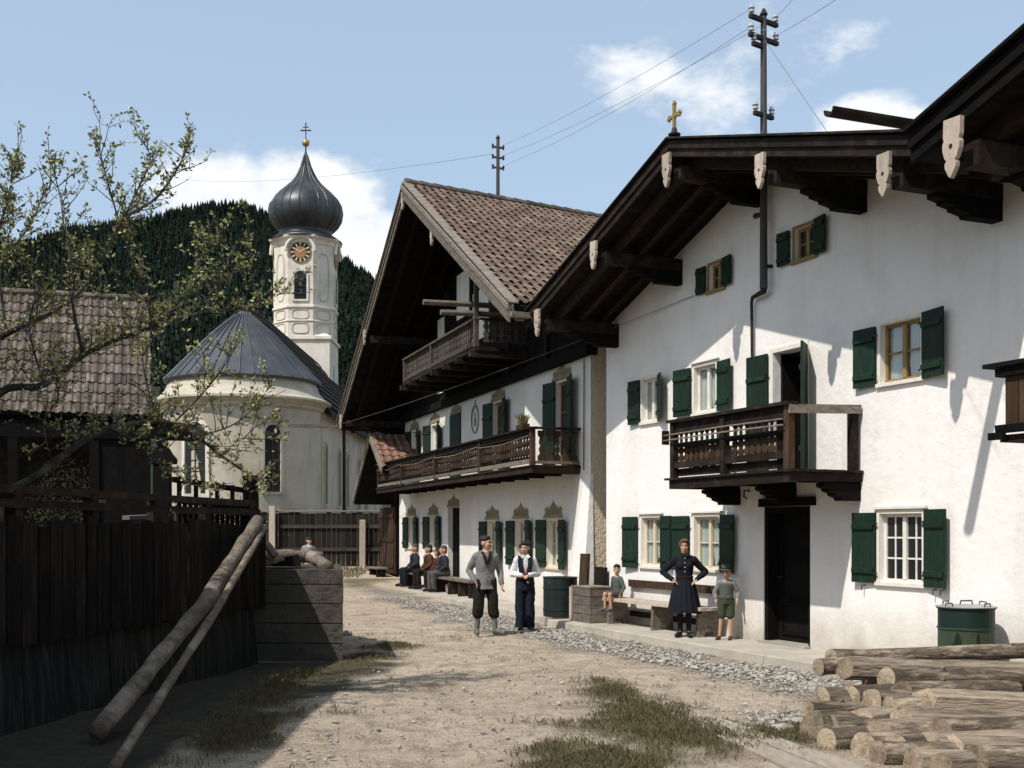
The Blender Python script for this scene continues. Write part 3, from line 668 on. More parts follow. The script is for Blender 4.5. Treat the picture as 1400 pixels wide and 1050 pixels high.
    for k in range(n):
        ya, yb = lerp(-bo - .07, -.01, k / n), lerp(-bo - .07, -.01, (k + .97) / n); MB().box(bx0 - .10 - random.uniform(0, .05), bx1 + .06, ya, yb, fz - .033, fz, .004).build('floor_board', 'wood_dark', bal)
    for x, L in ((4.52, 1.05), (5.98, 1.1), (7.42, 1.1)):
        mb = MB(); stepped_bracket(mb, x, .18, .62, fz - .175, .24); mb.box(x - .08, x + .08, -bo + .105, -.001, fz - .172, fz - .04); mb.build('corbel', 'wood_black', bal)
    yf = -bo + .02
    for x in (bx0 + .05, 5.93, bx1 - .05): MB().box(x - .055, x + .055, yf - .05, yf + .05, fz, rz_ - .03, .004).build('post', 'wood_dark' if x < 7 else 'wood_brown', bal)
    MB().box(bx0 - .05, bx1 + .04, yf - .09, yf + .09, rz_ - .03, rz_ + .015, .005).build('hand_rail', 'wood_dark', bal)
    for (a, b) in ((bx0 + .105, 5.875), (5.985, bx1 - .105)):
        MB().box(a, b, yf - .02, yf + .03, rz_ - .20, rz_ - .035, .003).build('fascia_board', 'wood_dark', bal)
        MB().box(a, b, yf - .035, yf + .03, fz + .15, fz + .25, .003).build('lower_rail', 'wood_dark', bal)
        MB().box(a, b, yf - .035, yf + .03, rz_ - .42, rz_ - .35, .003).build('middle_rail', 'wood_black', bal)
    for (a, b) in ((bx0 + .105, 5.875), (5.985, bx1 - .105)): MB().box(a, b, yf + .035, yf + .06, fz + .02, fz + .145, .004).build('skirting_board', 'wood_dark', bal)
    bm = baluster_mesh(.135, rz_ - .36 - fz - .16); bm2 = baluster_mesh(.12, .19, style=1)
    x = bx0 + .19
    while x < bx1 - .13:
        if abs(x - 5.93) > .12:
            o = inst('baluster', bm, bal, (x, yf + .045, fz + .17)); o.rotation_euler = (0, R(random.uniform(-1.2, 1.2)), 0)
            inst('upper_baluster', bm2, bal, (x, yf + .045, rz_ - .38))
        x += .148
    for k in range(6): o = inst('baluster', bm, bal, (bx0 + .06, -.15 - k * .155, fz + .17)); o.rotation_euler = (0, 0, R(90))
    MB().box(bx0 + .0, bx0 + .1, yf + .095, -.002, rz_ - .03, rz_ + .01, .004).build('side_rail', 'wood_dark', bal)
    # two thin drying rods before the rail
    for dz in (.30, .22): MB().tube([(bx0 - .12, yf - .10, rz_ - dz), (6.0, yf - .11, rz_ - dz + .01), (bx1 - .05, yf - .10, rz_ - dz)], .013, 6).build('drying_rod', 'wood_grey', bal)
    MB().box(bx0 - .13, bx0 - .10, yf - .12, yf + .0, rz_ - .36, rz_ - .14).build('rod_hook', 'iron', bal)
    # open right side: post at the wall and one bar
    MB().box(bx1 - .1, bx1 + .0, -.16, -.05, fz, rz_ + .0, .008).build('wall_post', 'wood_dark', bal)
    MB().bar((bx1 + .02, -bo - .03, rz_ - .085), (bx1 + .02, -.03, rz_ - .05), .035, .12).build('side_bar', 'wood_grey', bal)
    MB().box(bx1 - .34, bx1 - .11, yf + .02, yf + .045, fz, rz_ - .2).build('end_board', 'wood_black', bal)
    # wooden eave gutter between this roof and the next house
    g = MB(); vs = []; n = 9
    for y in (-3.02, 9.0):
        for (r, s) in ((.085, 1), (.062, -1)):
            for k in range(n):
                a = math.pi + math.pi * (k / (n - 1)) if s > 0 else 2 * math.pi - math.pi * (k / (n - 1))
                vs.append((10.66 + r * math.cos(a), y, 6.20 + r * math.sin(a) + (0 if y < 0 else .06)))
    m = 2 * n; g.add(vs, [(k, (k + 1) % m, m + (k + 1) % m, m + k) for k in range(m)] + [tuple(range(m - 1, -1, -1)), tuple(range(m, 2 * m))])
    g.build('eave_gutter', 'wood_dark', H)
    MB().bar((-.33, -1.78, 5.93), (-.33, 9, 5.95), .16, .07).build('eave_gutter', 'wood_grey', H)
    return H, soff
H1, soff1 = facade_house_1()
# ---------------------------------------------------------------- middle house with the steep tiled roof (front on F2)
def facade_house_2():
    H = empty('farmhouse', F2.O, F2.ang, 'farmhouse with steep brown tiled roof, long carved balcony and painted window crowns', 'house')
    xr, zr = -7.513, 10.60; xl, zl = -16.95, 5.20; xq, zq = 1.10, 5.92; over = 2.06
    rd = Vector((-.246, .97, 0)).normalized()
    ro, soff = gable_roof(H, xr, zr, xl, zl, xq, zq, over, 12, th=.22, shift=(rd.x / rd.y, 1), pend=[(-16.2, 0), (-12.4, 0), (-7.513, 0), (-4.6, 0)], rafters=(1.6, .9, .3), bargemat='wood_grey')
    # pantiles on the slope that faces the camera
    A = Vector((xr, -over, zr + .235)); e = Vector((xq - xr, 0, zq - zr)); k = e.dot(rd); ep = e - rd * k; L = ep.length; dn = ep / L; up = dn.cross(rd) * -1
    if up.z < 0: up = -up
    t = tile_field(A + dn * .08, rd, dn, up, 46, int(L / .335), .235, .335, .012, skew=k / L)
    t.build('roof_tiles', 'tile', ro, kind='stuff')
    for i in range(26):
        a = A + rd * (i * .42 - .02) + Vector((0, 0, .04)); b = A + rd * (i * .42 + .43) + Vector((0, 0, .025))
        MB().tube([a, b], [.115, .10], 8).build('ridge_tile', 'tile_grey', ro)
    # right barge board: broad weathered plank
    for (dz, w, y) in ((.02, .30, .13), (.16, .10, .16)):
        p = []
        for s in (-1, 1):
            for (x, yy) in ((xr + .05, 0), (xq + .10, 0), (xq + .10, .045), (xr + .05, .045)): p.append((x, -over - y + yy, soff(min(x, xq)) + dz + s * w / 2))
        MB().hexa(p).build('barge_plank', 'wood_grey', ro)
    # plastered storeys
    G = lambda xc, z0, z1, w=.70: (xc - w / 2, xc + w / 2, z0, z1)
    gf = [(-15.18, 1.28, 2.26), (-12.46, 1.30, 2.25), (-6.60, 1.03, 2.06), (-4.36, 1.03, 2.06), (-2.16, 1.03, 2.06)]
    uf = [(-14.80, 3.95, 5.03, .66), (-12.30, 3.95, 5.03, .70), (-6.10, 3.22, 5.08, .72), (-1.63, 3.22, 5.07, .66)]
    holes = [G(*g) for g in gf] + [G(*u) for u in uf]
    door = (-10.85, -9.62, .11, 2.50)
    ztop = 5.54
    wall = wall_sheet([(-16.95, 0), (0, 0), (0, ztop), (-16.95, ztop)], holes + [door], .24)
    wall.box(-16.949, -16.65, .001, 10, 0, ztop); wall.box(-16.6, -.4, 9.7, 10, 0, ztop); wall.box(-16.6, -.3, .25, 9.7, 3.0, 3.1)
    wall.build('wall', 'lime_warm', H)
    MB().box(-16.6, -.4, 2.6, 2.7, .11, 5.5).build('inner_wall', 'lime_warm', H)
    # side wall of rough plaster turned to the camera, sloped buttress on the corner
    c = Vector((0.001, .01, 0)); dd = Vector((0, 1, 0))
    p = [c, c + dd * 9, c + dd * 9 + Vector((-.3, 0, 0)), c + Vector((-.3, .05, 0))]
    MB().hexa([tuple(q) for q in p] + [(q.x, q.y, 6.2) for q in p]).build('side_wall', 'roughcast', H)
    b = MB(); b.hexa([(-.86, -.22, .1), (.04, -.22, .1), (.04, .05, .1), (-.86, .05, .1), (-.34, -.012, 3.0), (.012, -.012, 3.0), (.012, .04, 3.0), (-.34, .04, 3.0)]); b.build('buttress', 'lime', H)
    # dark timber gable above
    xs = [-16.95 + .25 * i for i in range(69)]
    g = MB(); st = lambda x: min(soff(x), soff(x + .53)) + .02
    for a, b_ in zip(xs, xs[1:]):
        if st(a) < ztop + .05 and st(b_) < ztop + .05: continue
        y = -.03 - random.uniform(0, .012)
        g.hexa([(a + .006, y, ztop), (b_ - .006, y, ztop), (b_ - .006, .1, ztop), (a + .006, .1, ztop), (a + .006, y, max(st(a), ztop + .01)), (b_ - .006, y, max(st(b_), ztop + .01)), (b_ - .006, .1, max(st(b_), ztop + .01)), (a + .006, .1, max(st(a), ztop + .01))])
    g.build('gable_boarding', 'wood_black', H)
    for (a, b_, z0, z1) in ((-11.7, -10.75, 5.9, 8.1), (-9.65, -8.3, 7.75, 9.0), (-8.1, -6.7, 6.9, 8.2)):
        MB().box(a, b_, -.075, -.045, z0, z1).build('plaster_panel', 'lime_warm', H)
    MB().box(-17.0, .12, -.16, .1, ztop - .10, ztop + .12, .005).build('sill_beam', 'wood_black', H)
    for x in (-10.7, -8.2, -5.1, -2.4): MB().box(x - .1, x + .1, -.12, -.0, ztop + .12, min(st(x) - .05, 9.2), .005).build('gable_post', 'wood_dark', H)
    for i, (xc, z0, z1) in enumerate(gf):
        x0, x1, _, _ = G(xc, z0, z1); window(H, x0, x1, z0, z1, 2, 'trim_cream', casing=.06, case_mat='trim_cream', deep=.09)
        sw = .52 if i > 1 else .58
        shutter(H, x0 - .05 - sw, x0 - .05, z0 - .02, z1 + .03, -1, 5); shutter(H, x1 + .05, x1 + .05 + sw, z0 - .02, z1 + .03, 1, 7)
        crown(H, xc, z1 + .10, 1.08, .37)
    for i, (xc, z0, z1, w) in enumerate(uf):
        x0, x1, _, _ = G(xc, z0, z1, w); window(H, x0, x1, z0, z1, 2 if i < 2 else 3, 'trim_white' if i < 2 else 'trim_ochre', casing=.05, case_mat='trim_white' if i < 2 else 'trim_cream', deep=.09, cols=2 if i < 2 else 1, curtain=1 if i < 2 else 0, sill=i < 2)
        shutter(H, x0 - .05 - .60, x0 - .05, z0 - .0, z1 + .05, -1, 6); shutter(H, x1 + .05, x1 + .05 + .58, z0 - .0, z1 + .05, 1, 12)
        crown(H, xc, z1 + .10, 1.1, .34)
    # closed balcony door, dark house door
    for s, (a, b_) in ((-1, (-10.50, -9.99)), (1, (-9.98, -9.46))): MB().box(a, b_, -.045, -.002, 3.2, 5.15).build('door', 'shutter_green', H)
    crown(H, -9.95, 5.19, 1.05, .31)
    d = MB().box(door[0] + .002, door[1] - .002, .15, .21, door[2], door[3] - .002).build('door', 'wood_black', H)
    for (za, zb) in ((.25, .95), (1.05, 1.75), (1.85, 2.35)): MB().box(door[0] + .15, door[1] - .15, .135, .149, za, zb).build('door_panel', 'wood_black', d)
    crown(H, -10.23, 2.54, 1.2, .34)
    # painted oval medallion
    m = MB(); cx, cz = -8.10, 4.84
    m.tube([(cx + .33 * math.cos(a), -.008, cz + .33 * math.sin(a) * 1.12) for a in [2 * math.pi * i / 28 for i in range(29)]], .022, 5)
    m.tube([(cx + .26 * math.cos(a), -.004, cz + .28 * math.sin(a) * 1.12) for a in [2 * math.pi * i / 28 for i in range(29)]], .008, 4)
    mo = m.build('medallion', 'crown_paint', H)
    m = MB(); m.ball((cx, -.008, cz + .12), (.06, .014, .07), 8); m.ball((cx, -.008, cz - .07), (.12, .012, .14), 8); m.ball((cx, -.008, cz + .45), (.06, .014, .08), 8); m.build('medallion_figure', 'crown_paint', mo)
    # long balcony
    bx0, bx1, bo, fz, rz_ = -15.49, -.60, 1.04, 3.20, 3.98
    bal = MB().box(bx0 - .02, bx1 + .03, -bo - .05, -bo + .08, fz - .15, fz - .035, .004).build('balcony', 'wood_dark', H)
    n = 6
    for k in range(n): MB().box(bx0 - .08, bx1 + .08, lerp(-bo - .08, -.01, k / n), lerp(-bo - .08, -.01, (k + .97) / n), fz - .033, fz, .004).build('floor_board', 'wood_dark', bal)
    x = bx0 + .1
    while x < bx1 + .05:
        MB().box(x - .07, x + .07, -bo + .082, -.001, fz - .17, fz - .04, .004).build('joist', 'wood_black', bal); x += 1.05
    MB().box(bx1 - .12, bx1 + .02, -bo + .08, -.001, fz - .16, fz - .036, .004).build('side_beam', 'wood_brown', bal)
    yf = -bo + .0
    posts = [bx0 + .05, -13.0, -10.22, -5.9, bx1 - .05]
    posts = [bx0 + .05] + [F2.at(px_, 620, bo).x for px_ in (550, 596, 657)] + [bx1 - .05]
    for x in posts: MB().box(x - .06, x + .06, yf - .05, yf + .05, fz, rz_ - .03, .004).build('post', 'wood_brown', bal)
    MB().box(bx0 - .05, bx1 + .07, yf - .10, yf + .08, rz_ - .03, rz_ + .015, .005).build('hand_rail', 'wood_dark', bal)
    MB().box(bx1 - .11, bx1 + .07, yf + .082, -.005, rz_ - .03, rz_ + .014, .005).build('side_rail', 'wood_dark', bal)
    for a, b_ in zip(posts, posts[1:]):
        for (z0, z1, y0, mt) in ((fz + .04, fz + .13, -.045, 'wood_grey'), (rz_ - .16, rz_ - .035, -.03, 'wood_dark'), (fz + .22, fz + .26, -.03, 'wood_dark')):
            MB().box(a + .062, b_ - .062, yf + y0, yf + .022, z0, z1, .006).build('balcony_rail', mt, bal)
        if True: MB().tube([(a + .05, yf - .07, rz_ - .20), ((a + b_) / 2, yf - .085, rz_ - .25), (b_ - .05, yf - .07, rz_ - .17)], .014, 6).build('drying_rod', 'wood_grey', bal)
    bm = baluster_mesh(.165, rz_ - .15 - fz - .12, style=0, mat_='wood_brown')
    x = bx0 + .2
    while x < bx1 - .12:
        if min(abs(x - p_) for p_ in posts) > .10: o = inst('baluster', bm, bal, (x, yf + .035, fz + .125)); o.rotation_euler = (0, R(random.uniform(-1.5, 1.5)), 0)
        x += .187
    bs = baluster_mesh(.17, rz_ - .05 - fz - .1, style=1, mat_='wood_brown')
    for k in range(5): o = inst('baluster', bs, bal, (bx1 - .02, -.14 - k * .18, fz + .09)); o.rotation_euler = (0, 0, R(90))
    MB().box(bx1 - .06, bx1 + .02, yf + .06, -.03, fz + .03, fz + .09).build('side_lower_rail', 'wood_grey', bal)
    # attic balcony under the ridge
    ax0, ax1, ao, az0, az1 = -10.78, -3.72, 1.30, 6.10, 6.76
    ab = MB().box(ax0 - .04, ax1 + .04, -ao - .05, -.002, az0 - .10, az0, .005).build('attic_balcony', 'wood_dark', H)
    x = ax0 + .1
    while x < ax1 + .1:
        MB().box(x - .07, x + .07, -ao - .16, -.002, az0 - .24, az0 - .103, .004).build('joist', 'wood_dark', ab); x += 1.15
    MB().box(ax0 - .05, ax1 + .05, -ao - .07, -ao + .06, az1 - .04, az1 + .01, .004).build('hand_rail', 'wood_attic', ab)
    MB().box(ax0, ax1, -ao - .04, -ao + .02, az0 + .03, az0 + .12, .004).build('lower_rail', 'wood_attic', ab)
    for x in (ax0 + .04, (ax0 + ax1) / 2 - .5, ax1 - .04): MB().box(x - .06, x + .06, -ao - .055, -ao + .045, az0, (az1 - .04) if x < -4 else az1 + 1.2, .004).build('post', 'wood_attic', ab)
    am = baluster_mesh(.15, az1 - az0 - .14, style=0, mat_='wood_attic')
    x = ax0 + .17
    while x < ax1 - .1: inst('baluster', am, ab, (x, -ao + .03, az0 + .11)); x += .168
    for k in range(6): o = inst('baluster', am, ab, (ax1, -.15 - k * .185, az0 + .11)); o.rotation_euler = (0, 0, R(90))
    MB().box(ax1 - .05, ax1 + .05, -ao + .062, -.01, az1 - .04, az1 + .005).build('side_rail', 'wood_dark', ab)
    # drying beams that stick out past the attic balcony, wooden gutters
    for (x, tip, z) in ((-4.02, 2.5, 7.10), (-3.86, 2.13, 6.86)): MB().tube([(x, -tip, z), (x, -1.2, z + .02), (x, .0, z)], .065, 8).build('drying_beam', 'wood_grey', H)
    MB().bar((-17.05, -over - 1.7, soff(xl) + .12), (-16.95, 8, soff(xl) + .12), .14, .10).build('eave_gutter', 'wood_grey', H)
    MB().bar((xq + .12, -over - .1, zq + .02), (xq - 2.0, 8, zq + .06), .15, .10).build('eave_gutter', 'wood_grey', H)
    MB().tube([(-.32, -.03, 3.1), (-.30, -.03, 5.4)], .012, 5).build('lightning_conductor', 'iron', H)
    return H, soff, A, rd
H2, soff2, RIDGE2, RDIR2 = facade_house_2()

# flower pot on the rail of the long balcony
def flower_pot():
    q = F2.at(716, 583, 1.0); w = F2.w((q.x, -1.02, 3.996))
    e = empty('potted_plant', w, F2.ang, 'small potted green plant on the rail of the long balcony', 'plant')
    MB().box(-.22, .22, -.08, .08, 0, .10, .006).build('pot', 'wood_brown', e)
    mb = MB()
    for i in range(70):
        a = random.uniform(0, 6.28); l = random.uniform(.12, .30); c = Vector((random.uniform(-.18, .18), random.uniform(-.05, .05), .09)); d = Vector((.6 * math.cos(a), .6 * math.sin(a), 1)).normalized(); s = d.orthogonal().normalized() * .018
        mb.add([c - s * .5, c + d * l * .6 - s, c + d * l, c + d * l * .6 + s, c + s * .5], [(0, 1, 2, 3, 4)])
    mb.build('leaves', 'grass', e)
flower_pot()

# ---------------------------------------------------------------- house at the right edge of the picture
def house_3():
    O = F1.w((13.15, -2.0, 0)); H = empty('farmhouse', O, F1.ang, 'house at the right edge with dark overhanging roof and carved pendant', 'house')
    gable_roof(H, 4.4, 6.56, -.60, 5.05, 9.4, 5.05, 1.58, 11, pend=[(-.06, 0), (2.1, 0), (4.4, 0), (6.6, 0)], bargemat='wood_black')
    w = wall_sheet([(0, 0), (8.8, 0), (8.8, 5.2), (4.4, 6.5), (0, 5.2)], [(3.2, 4.0, 1.2, 2.1), (6.3, 7.1, 1.2, 2.1)], .24); w.box(.001, .3, .001, 11, 0, 5.3); w.box(8.5, 8.799, .001, 11, 0, 5.3); w.build('wall', 'lime', H)
    MB().box(.3, 8.5, .5, .6, .1, 5).build('inner_wall', 'lime_warm', H)
    for x in (3.2, 6.3): window(H, x, x + .8, 1.2, 2.1, 2, 'trim_white', curtain=0); shutter(H, x - .52, x - .06, 1.18, 2.12, -1); shutter(H, x + .86, x + 1.3, 1.18, 2.12, 1)
    b = MB().box(-.02, 5.4, -1.2, -.002, 2.58, 2.64, .003).build('balcony', 'wood_dark', H)
    for k in range(36): MB().box(.05 + k * .15, .185 + k * .15, -1.215, -1.19, 2.72, 3.12, .003).build('rail_board', 'wood_brown', b)
    for (z0, z1, y) in ((3.12, 3.19, .05), (3.20, 3.235, .09), (2.66, 2.72, .05)): MB().box(-.03 if z0 < 3.19 else -.13, 5.45, -1.2 - y, -1.2 + y, z0, z1, .003).build('rail', 'wood_black', b)
    MB().box(-.08, .08, -1.28, -1.24, 2.60, 2.66).build('rail_end', 'wood_black', b)
    for x in (.2, 2.6, 5.0):
        mb = MB(); stepped_bracket(mb, x, .2, 1.05, 2.575, .30); mb.build('corbel', 'wood_brown', b)
house_3()

# ---------------------------------------------------------------- small timber barn beyond the middle house
def far_barn():
    ap, rt, lf = F2.at(507, 594, 1.2), F2.at(524, 640, 1.2), F2.at(484, 682, 1.2)
    H = empty('barn', F2.w((-17.1, 0, 0)), F2.ang, 'small dark timber barn with red tiled roof at the end of the lane', 'barn')
    s = Vector((-17.1, 0, 0)); ap, rt, lf = ap - s, rt - s, lf - s
    gz_ = .25
    r = MB()
    for (p, q) in ((ap, rt), (ap, lf)):
        r.hexa([(p.x, -1.2, p.z - .2), (q.x, -1.2, q.z - .2), (q.x, 6, q.z - .2), (p.x, 6, p.z - .2), (p.x, -1.2, p.z - .05), (q.x, -1.2, q.z - .05), (q.x, 6, q.z - .05), (p.x, 6, p.z - .05)])
    ro = r.build('roof', 'wood_black', H)
    dn = Vector((rt.x - ap.x, 0, rt.z - ap.z)); L = dn.length; dn /= L; up = Vector((-dn.z, 0, dn.x))
    tile_field(Vector((ap.x, -1.2, ap.z)) + up * .0, (0, 1, 0), dn, up, 24, max(3, int(L / .36)), .26, .36, .01).build('roof_tiles', 'tile_red', ro, kind='stuff')
    for (p, q, m) in ((ap, rt, 'wood_grey'), (ap, lf, 'wood_grey')): MB().bar((p.x, -1.24, p.z - .06), (q.x, -1.24, q.z - .06), .05, .22).build('barge_board', m, ro)
    # walls: vertical planks, one by one
    x0, x1 = lf.x + .7, -.05; n = int((x1 - x0) / .2)
    for k in range(n):
        a = x0 + (x1 - x0) * k / n; b = x0 + (x1 - x0) * (k + .96) / n; t = lerp(ap.z, rt.z, (a - ap.x) / (rt.x - ap.x)) if a > ap.x else lerp(ap.z, lf.z, (a - ap.x) / (lf.x - ap.x))
        MB().box(a, b, -.03 - random.uniform(0, .015), .05, gz_, max(1.2, t - .25)).build('wall_plank', 'wood_black', H)
    MB().box(x0, x0 + .15, .05, 6, gz_, 3).build('wall', 'wood_black', H)
    # brown double door with ledges
    d = MB().box(-2.3, -.10, -.12, -.06, gz_ + .1, 2.65).build('door', 'wood_brown', H)
    for k in range(7): MB().box(-2.28 + k * .312, -2.0 + k * .312, -.145, -.121, gz_ + .12, 2.62, .003).build('door_plank', 'wood_brown', d)
    for z in (.55, 1.45, 2.3): MB().box(-2.29, -.12, -.18, -.146, z, z + .12).build('ledge', 'wood_brown', d)
    b = empty('bench', F2.w((-17.9, -.55, 0)), F2.ang, 'short wooden bench before the brown barn door', 'bench')
    MB().box(-.8, .8, -.2, .2, .52, .58, .004).build('seat', 'wood_grey', b)
    for x in (-.55, .55): MB().box(x - .06, x + .06, -.16, .16, .1, .52, .004).build('leg', 'wood_dark', b)
far_barn()
# ---------------------------------------------------------------- church
def arch_window(parent, F, xc, z0, z1, w, frame='church_wall', name='window', bars=True):
    """Round-headed window on a flat wall given by F(u, out, z); moulded surround, dark pane, glazing bars."""
    r = w / 2; pts = [(xc - r, z0), (xc + r, z0)] + [(xc + r * math.cos(a), z1 - r + r * math.sin(a)) for a in [math.pi * i / 8 for i in range(9)]]
    def ring(k, out): return [F(xc + (x - xc) * k, out, (z0 + z1) / 2 + (z - (z0 + z1) / 2) * (1 + (k - 1) * w / (z1 - z0) * 1.0)) for x, z in pts]
    n = len(pts); a, b, c, d = ring(1.34, -.0), ring(1.34, .09), ring(1.02, .09), ring(1.0, -.05)
    mb = MB(); q = a + b + c + d
    mb.add(q, [(s * n + i, s * n + (i + 1) % n, (s + 1) * n + (i + 1) % n, (s + 1) * n + i) for s in range(3) for i in range(n)])
    o = mb.build(name, frame, parent)
    p = MB(); p.add(ring(1.0, .015), [tuple(range(n))]); p.build('pane', 'glass_dark', o)
    if bars:
        m = MB()
        for k in range(1, 6):
            z = lerp(z0, z1 - r * .4, k / 6); m.tube([F(xc - r * .95, .03, z), F(xc + r * .95, .03, z)], .022, 4)
        m.tube([F(xc, .03, z0), F(xc, .03, z1)], .025, 4); m.build('glazing_bars', 'iron', o)
    return o

def church():
    C = empty('church', (-13.6, 60, 0), 0, 'whitewashed village church with onion dome clock tower and round apse', 'church'); b0 = .4
    prof = [(3.98, b0), (3.98, 1.6), (3.9, 1.7), (3.9, 7.75), (4.05, 7.85), (4.05, 7.95), (4.25, 8.1), (4.4, 8.18), (4.4, 8.28), (4.15, 8.42), (3.85, 8.75), (3.66, 9.2), (3.66, 9.32)]
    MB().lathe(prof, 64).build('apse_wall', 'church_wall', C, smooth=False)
    rf = MB().lathe([(3.86, 9.2), (3.92, 9.3), (3.8, 9.4), (2.8, 10.45), (1.6, 11.7), (.45, 12.7), (.1, 13.0), (.04, 13.3)], 36).build('apse_roof', 'lead_roof', C)
    for k in range(36):
        a = 2 * math.pi * k / 36
        MB().tube([(r * math.cos(a), r * math.sin(a), z + .02) for r, z in ((3.9, 9.33), (3.78, 9.43), (2.8, 10.47), (1.6, 11.72), (.45, 12.72))], .032, 5).build('standing_seam', 'lead_roof', rf)
    MB().lathe([(.16, 12.9), (.2, 13.0), (.05, 13.15), (.03, 13.9)], 10).build('finial', 'iron', rf)
    # nave: walls, roof
    x1 = 3.95
    nv = MB(); nv.hexa([(-x1, .2, b0), (x1, .2, b0), (x1, 28, b0), (-x1, 28, b0), (-x1, .2, 8.0), (x1, .2, 8.0), (x1, 28, 8.0), (-x1, 28, 8.0)])
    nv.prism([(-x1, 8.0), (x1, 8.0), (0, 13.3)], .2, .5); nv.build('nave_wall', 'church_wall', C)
    nr = MB()
    for s in (-1, 1):
        p = [(0, .1, 13.35), (s * 4.45, .1, 7.6), (s * 4.45, 28.3, 7.6), (0, 28.3, 13.35)]
        if s < 0: p = [p[0], p[3], p[2], p[1]]
        nr.hexa(p + [(x, y, z + .22) for x, y, z in p])
    nro = nr.build('nave_roof', 'wood_dark', C)
    for k in range(10):
        z = 8.1 + k * .52; x = 4.45 * (13.57 - z) / 5.75
        MB().bar((x, .1, z + .2), (x, 28.3, z + .2), .3, .05, (.79, 0, .61)).build('shingle_row', 'wood_dark', nro)
    MB().tube([(x1 + .1, 7.5, 7.6), (x1 + .1, 7.5, b0)], .09, 6).build('drain_pipe', 'iron', C)
    MB().box(x1 + .002, x1 + .15, .3, 28, 7.55, 7.8).build('cornice', 'church_wall', C)
    # apse windows (on the curved wall) and nave windows (on the right side)
    def onapse(ang):
        ca, sa = math.cos(ang), math.sin(ang)
        return lambda u, out, z: ((3.915 + out) * math.cos(ang + u / 3.9), (3.915 + out) * math.sin(ang + u / 3.9), z)
    arch_window(C, onapse(R(-57)), 0, 3.7, 6.9, .78)
    arch_window(C, onapse(R(-112)), 0, 3.6, 7.0, 1.15, 'tower_wall')
    arch_window(C, onapse(R(-160)), 0, 3.7, 6.9, .8)
    for y in (1.2, 6.0, 9.2, 14.5, 18.0): arch_window(C, lambda u, out, z, y=y: (x1 + .0 + out, y + u, z), 0, 3.2, 6.3, .8, bars=False)
    # tower
    tx, ty = -.67, 22.0
    T = lambda pts: [(x + tx, y + ty) for x, y in pts]
    s = 1.95
    tw = MB(); tw.box(tx - s, tx + s, ty - s, ty + s, b0, 14.75); tw.lathe([(2.95, 14.752), (2.95, 14.95), (2.3, 15.2)], 4, (tx, ty, 0), ph=R(45))
    sq = tw.build('tower_base', 'tower_wall', C)
    MB().box(tx + s + .002, tx + s + .03, ty - .2, ty + .2, 11.6, 13.2).build('slit_window', 'glass_dark', sq)
    ph = R(22.5); rr = 2.05 / math.cos(ph)
    o = MB().lathe([(rr, 14.9), (rr, 16.85), (rr + .10, 16.9), (rr + .10, 17.02), (rr, 17.06), (rr, 21.2), (rr + .06, 21.25), (rr + .12, 21.5), (rr + .32, 21.62), (rr + .34, 21.75), (rr - .1, 21.9)], 8, (tx, ty, 0), ph=ph).build('tower_shaft', 'tower_wall', C)
    MB().lathe([(rr + .03, 15.95), (rr + .08, 16.0), (rr + .03, 16.05)], 8, (tx, ty, 0), ph=ph).build('string_course', 'tower_wall', o)
    for k in range(8):             # framed fields on each side of the octagon, belfry openings on the four main sides
        a = R(-90 + 45 * k); n = Vector((math.cos(a), math.sin(a), 0)); t = Vector((-n.y, n.x, 0)); cc = Vector((tx, ty, 0))
        P = lambda u, out, z, n=n, t=t, cc=cc: tuple(cc + n * (2.05 + out) + t * u + Vector((0, 0, z)))
        for (za, zb, wd) in ((15.15, 15.85, .55), (16.15, 16.75, .55)) + (((17.4, 20.6, .42),) if k % 2 else ()):
            pts = []
            for i in range(24):
                q = 2 * math.pi * i / 24; ex = math.copysign(abs(math.cos(q)) ** .55, math.cos(q)); ez = math.copysign(abs(math.sin(q)) ** .55, math.sin(q)); pts.append(P(ex * wd, .012, (za + zb) / 2 + ez * (zb - za) / 2))
            pts.append(pts[0]); MB().tube(pts, .035, 4, cap=False).build('stucco_field', 'church_wall', o)
        if k % 2 == 0:
            arch_window(o, P, 0, 17.45, 19.35, .82, 'tower_wall', 'belfry_window', False)
            for i in range(6): MB().add([P(-.38, .02, 17.55 + i * .26), P(.38, .02, 17.55 + i * .26), P(.38, .10, 17.47 + i * .26), P(-.38, .10, 17.47 + i * .26)], [(0, 1, 2, 3)]).build('louvre', 'wood_black', o)
            # clock: dark ring with gilt hour marks, copper face, two hands; an arched hood over it
            cz = 20.62
            ck = MB().add([P(.70 * math.cos(q), .05, cz + .70 * math.sin(q)) for q in [2 * math.pi * i / 32 for i in range(32)]] + [P(.72 * math.cos(q), -.02, cz + .72 * math.sin(q)) for q in [2 * math.pi * i / 32 for i in range(32)]],
                          [tuple(range(32))] + [(i, 32 + i, 32 + (i + 1) % 32, (i + 1) % 32) for i in range(32)]).build('clock', 'clock_dark', o)
            MB().add([P(.40 * math.cos(q), .056, cz + .40 * math.sin(q)) for q in [2 * math.pi * i / 28 for i in range(28)]], [tuple(range(28))]).build('clock_face', 'clock_copper', ck)
            MB().tube([P(.70 * math.cos(q), .06, cz + .70 * math.sin(q)) for q in [2 * math.pi * i / 32 for i in range(33)]], .03, 4, cap=False).build('clock_rim', 'gilt', ck)
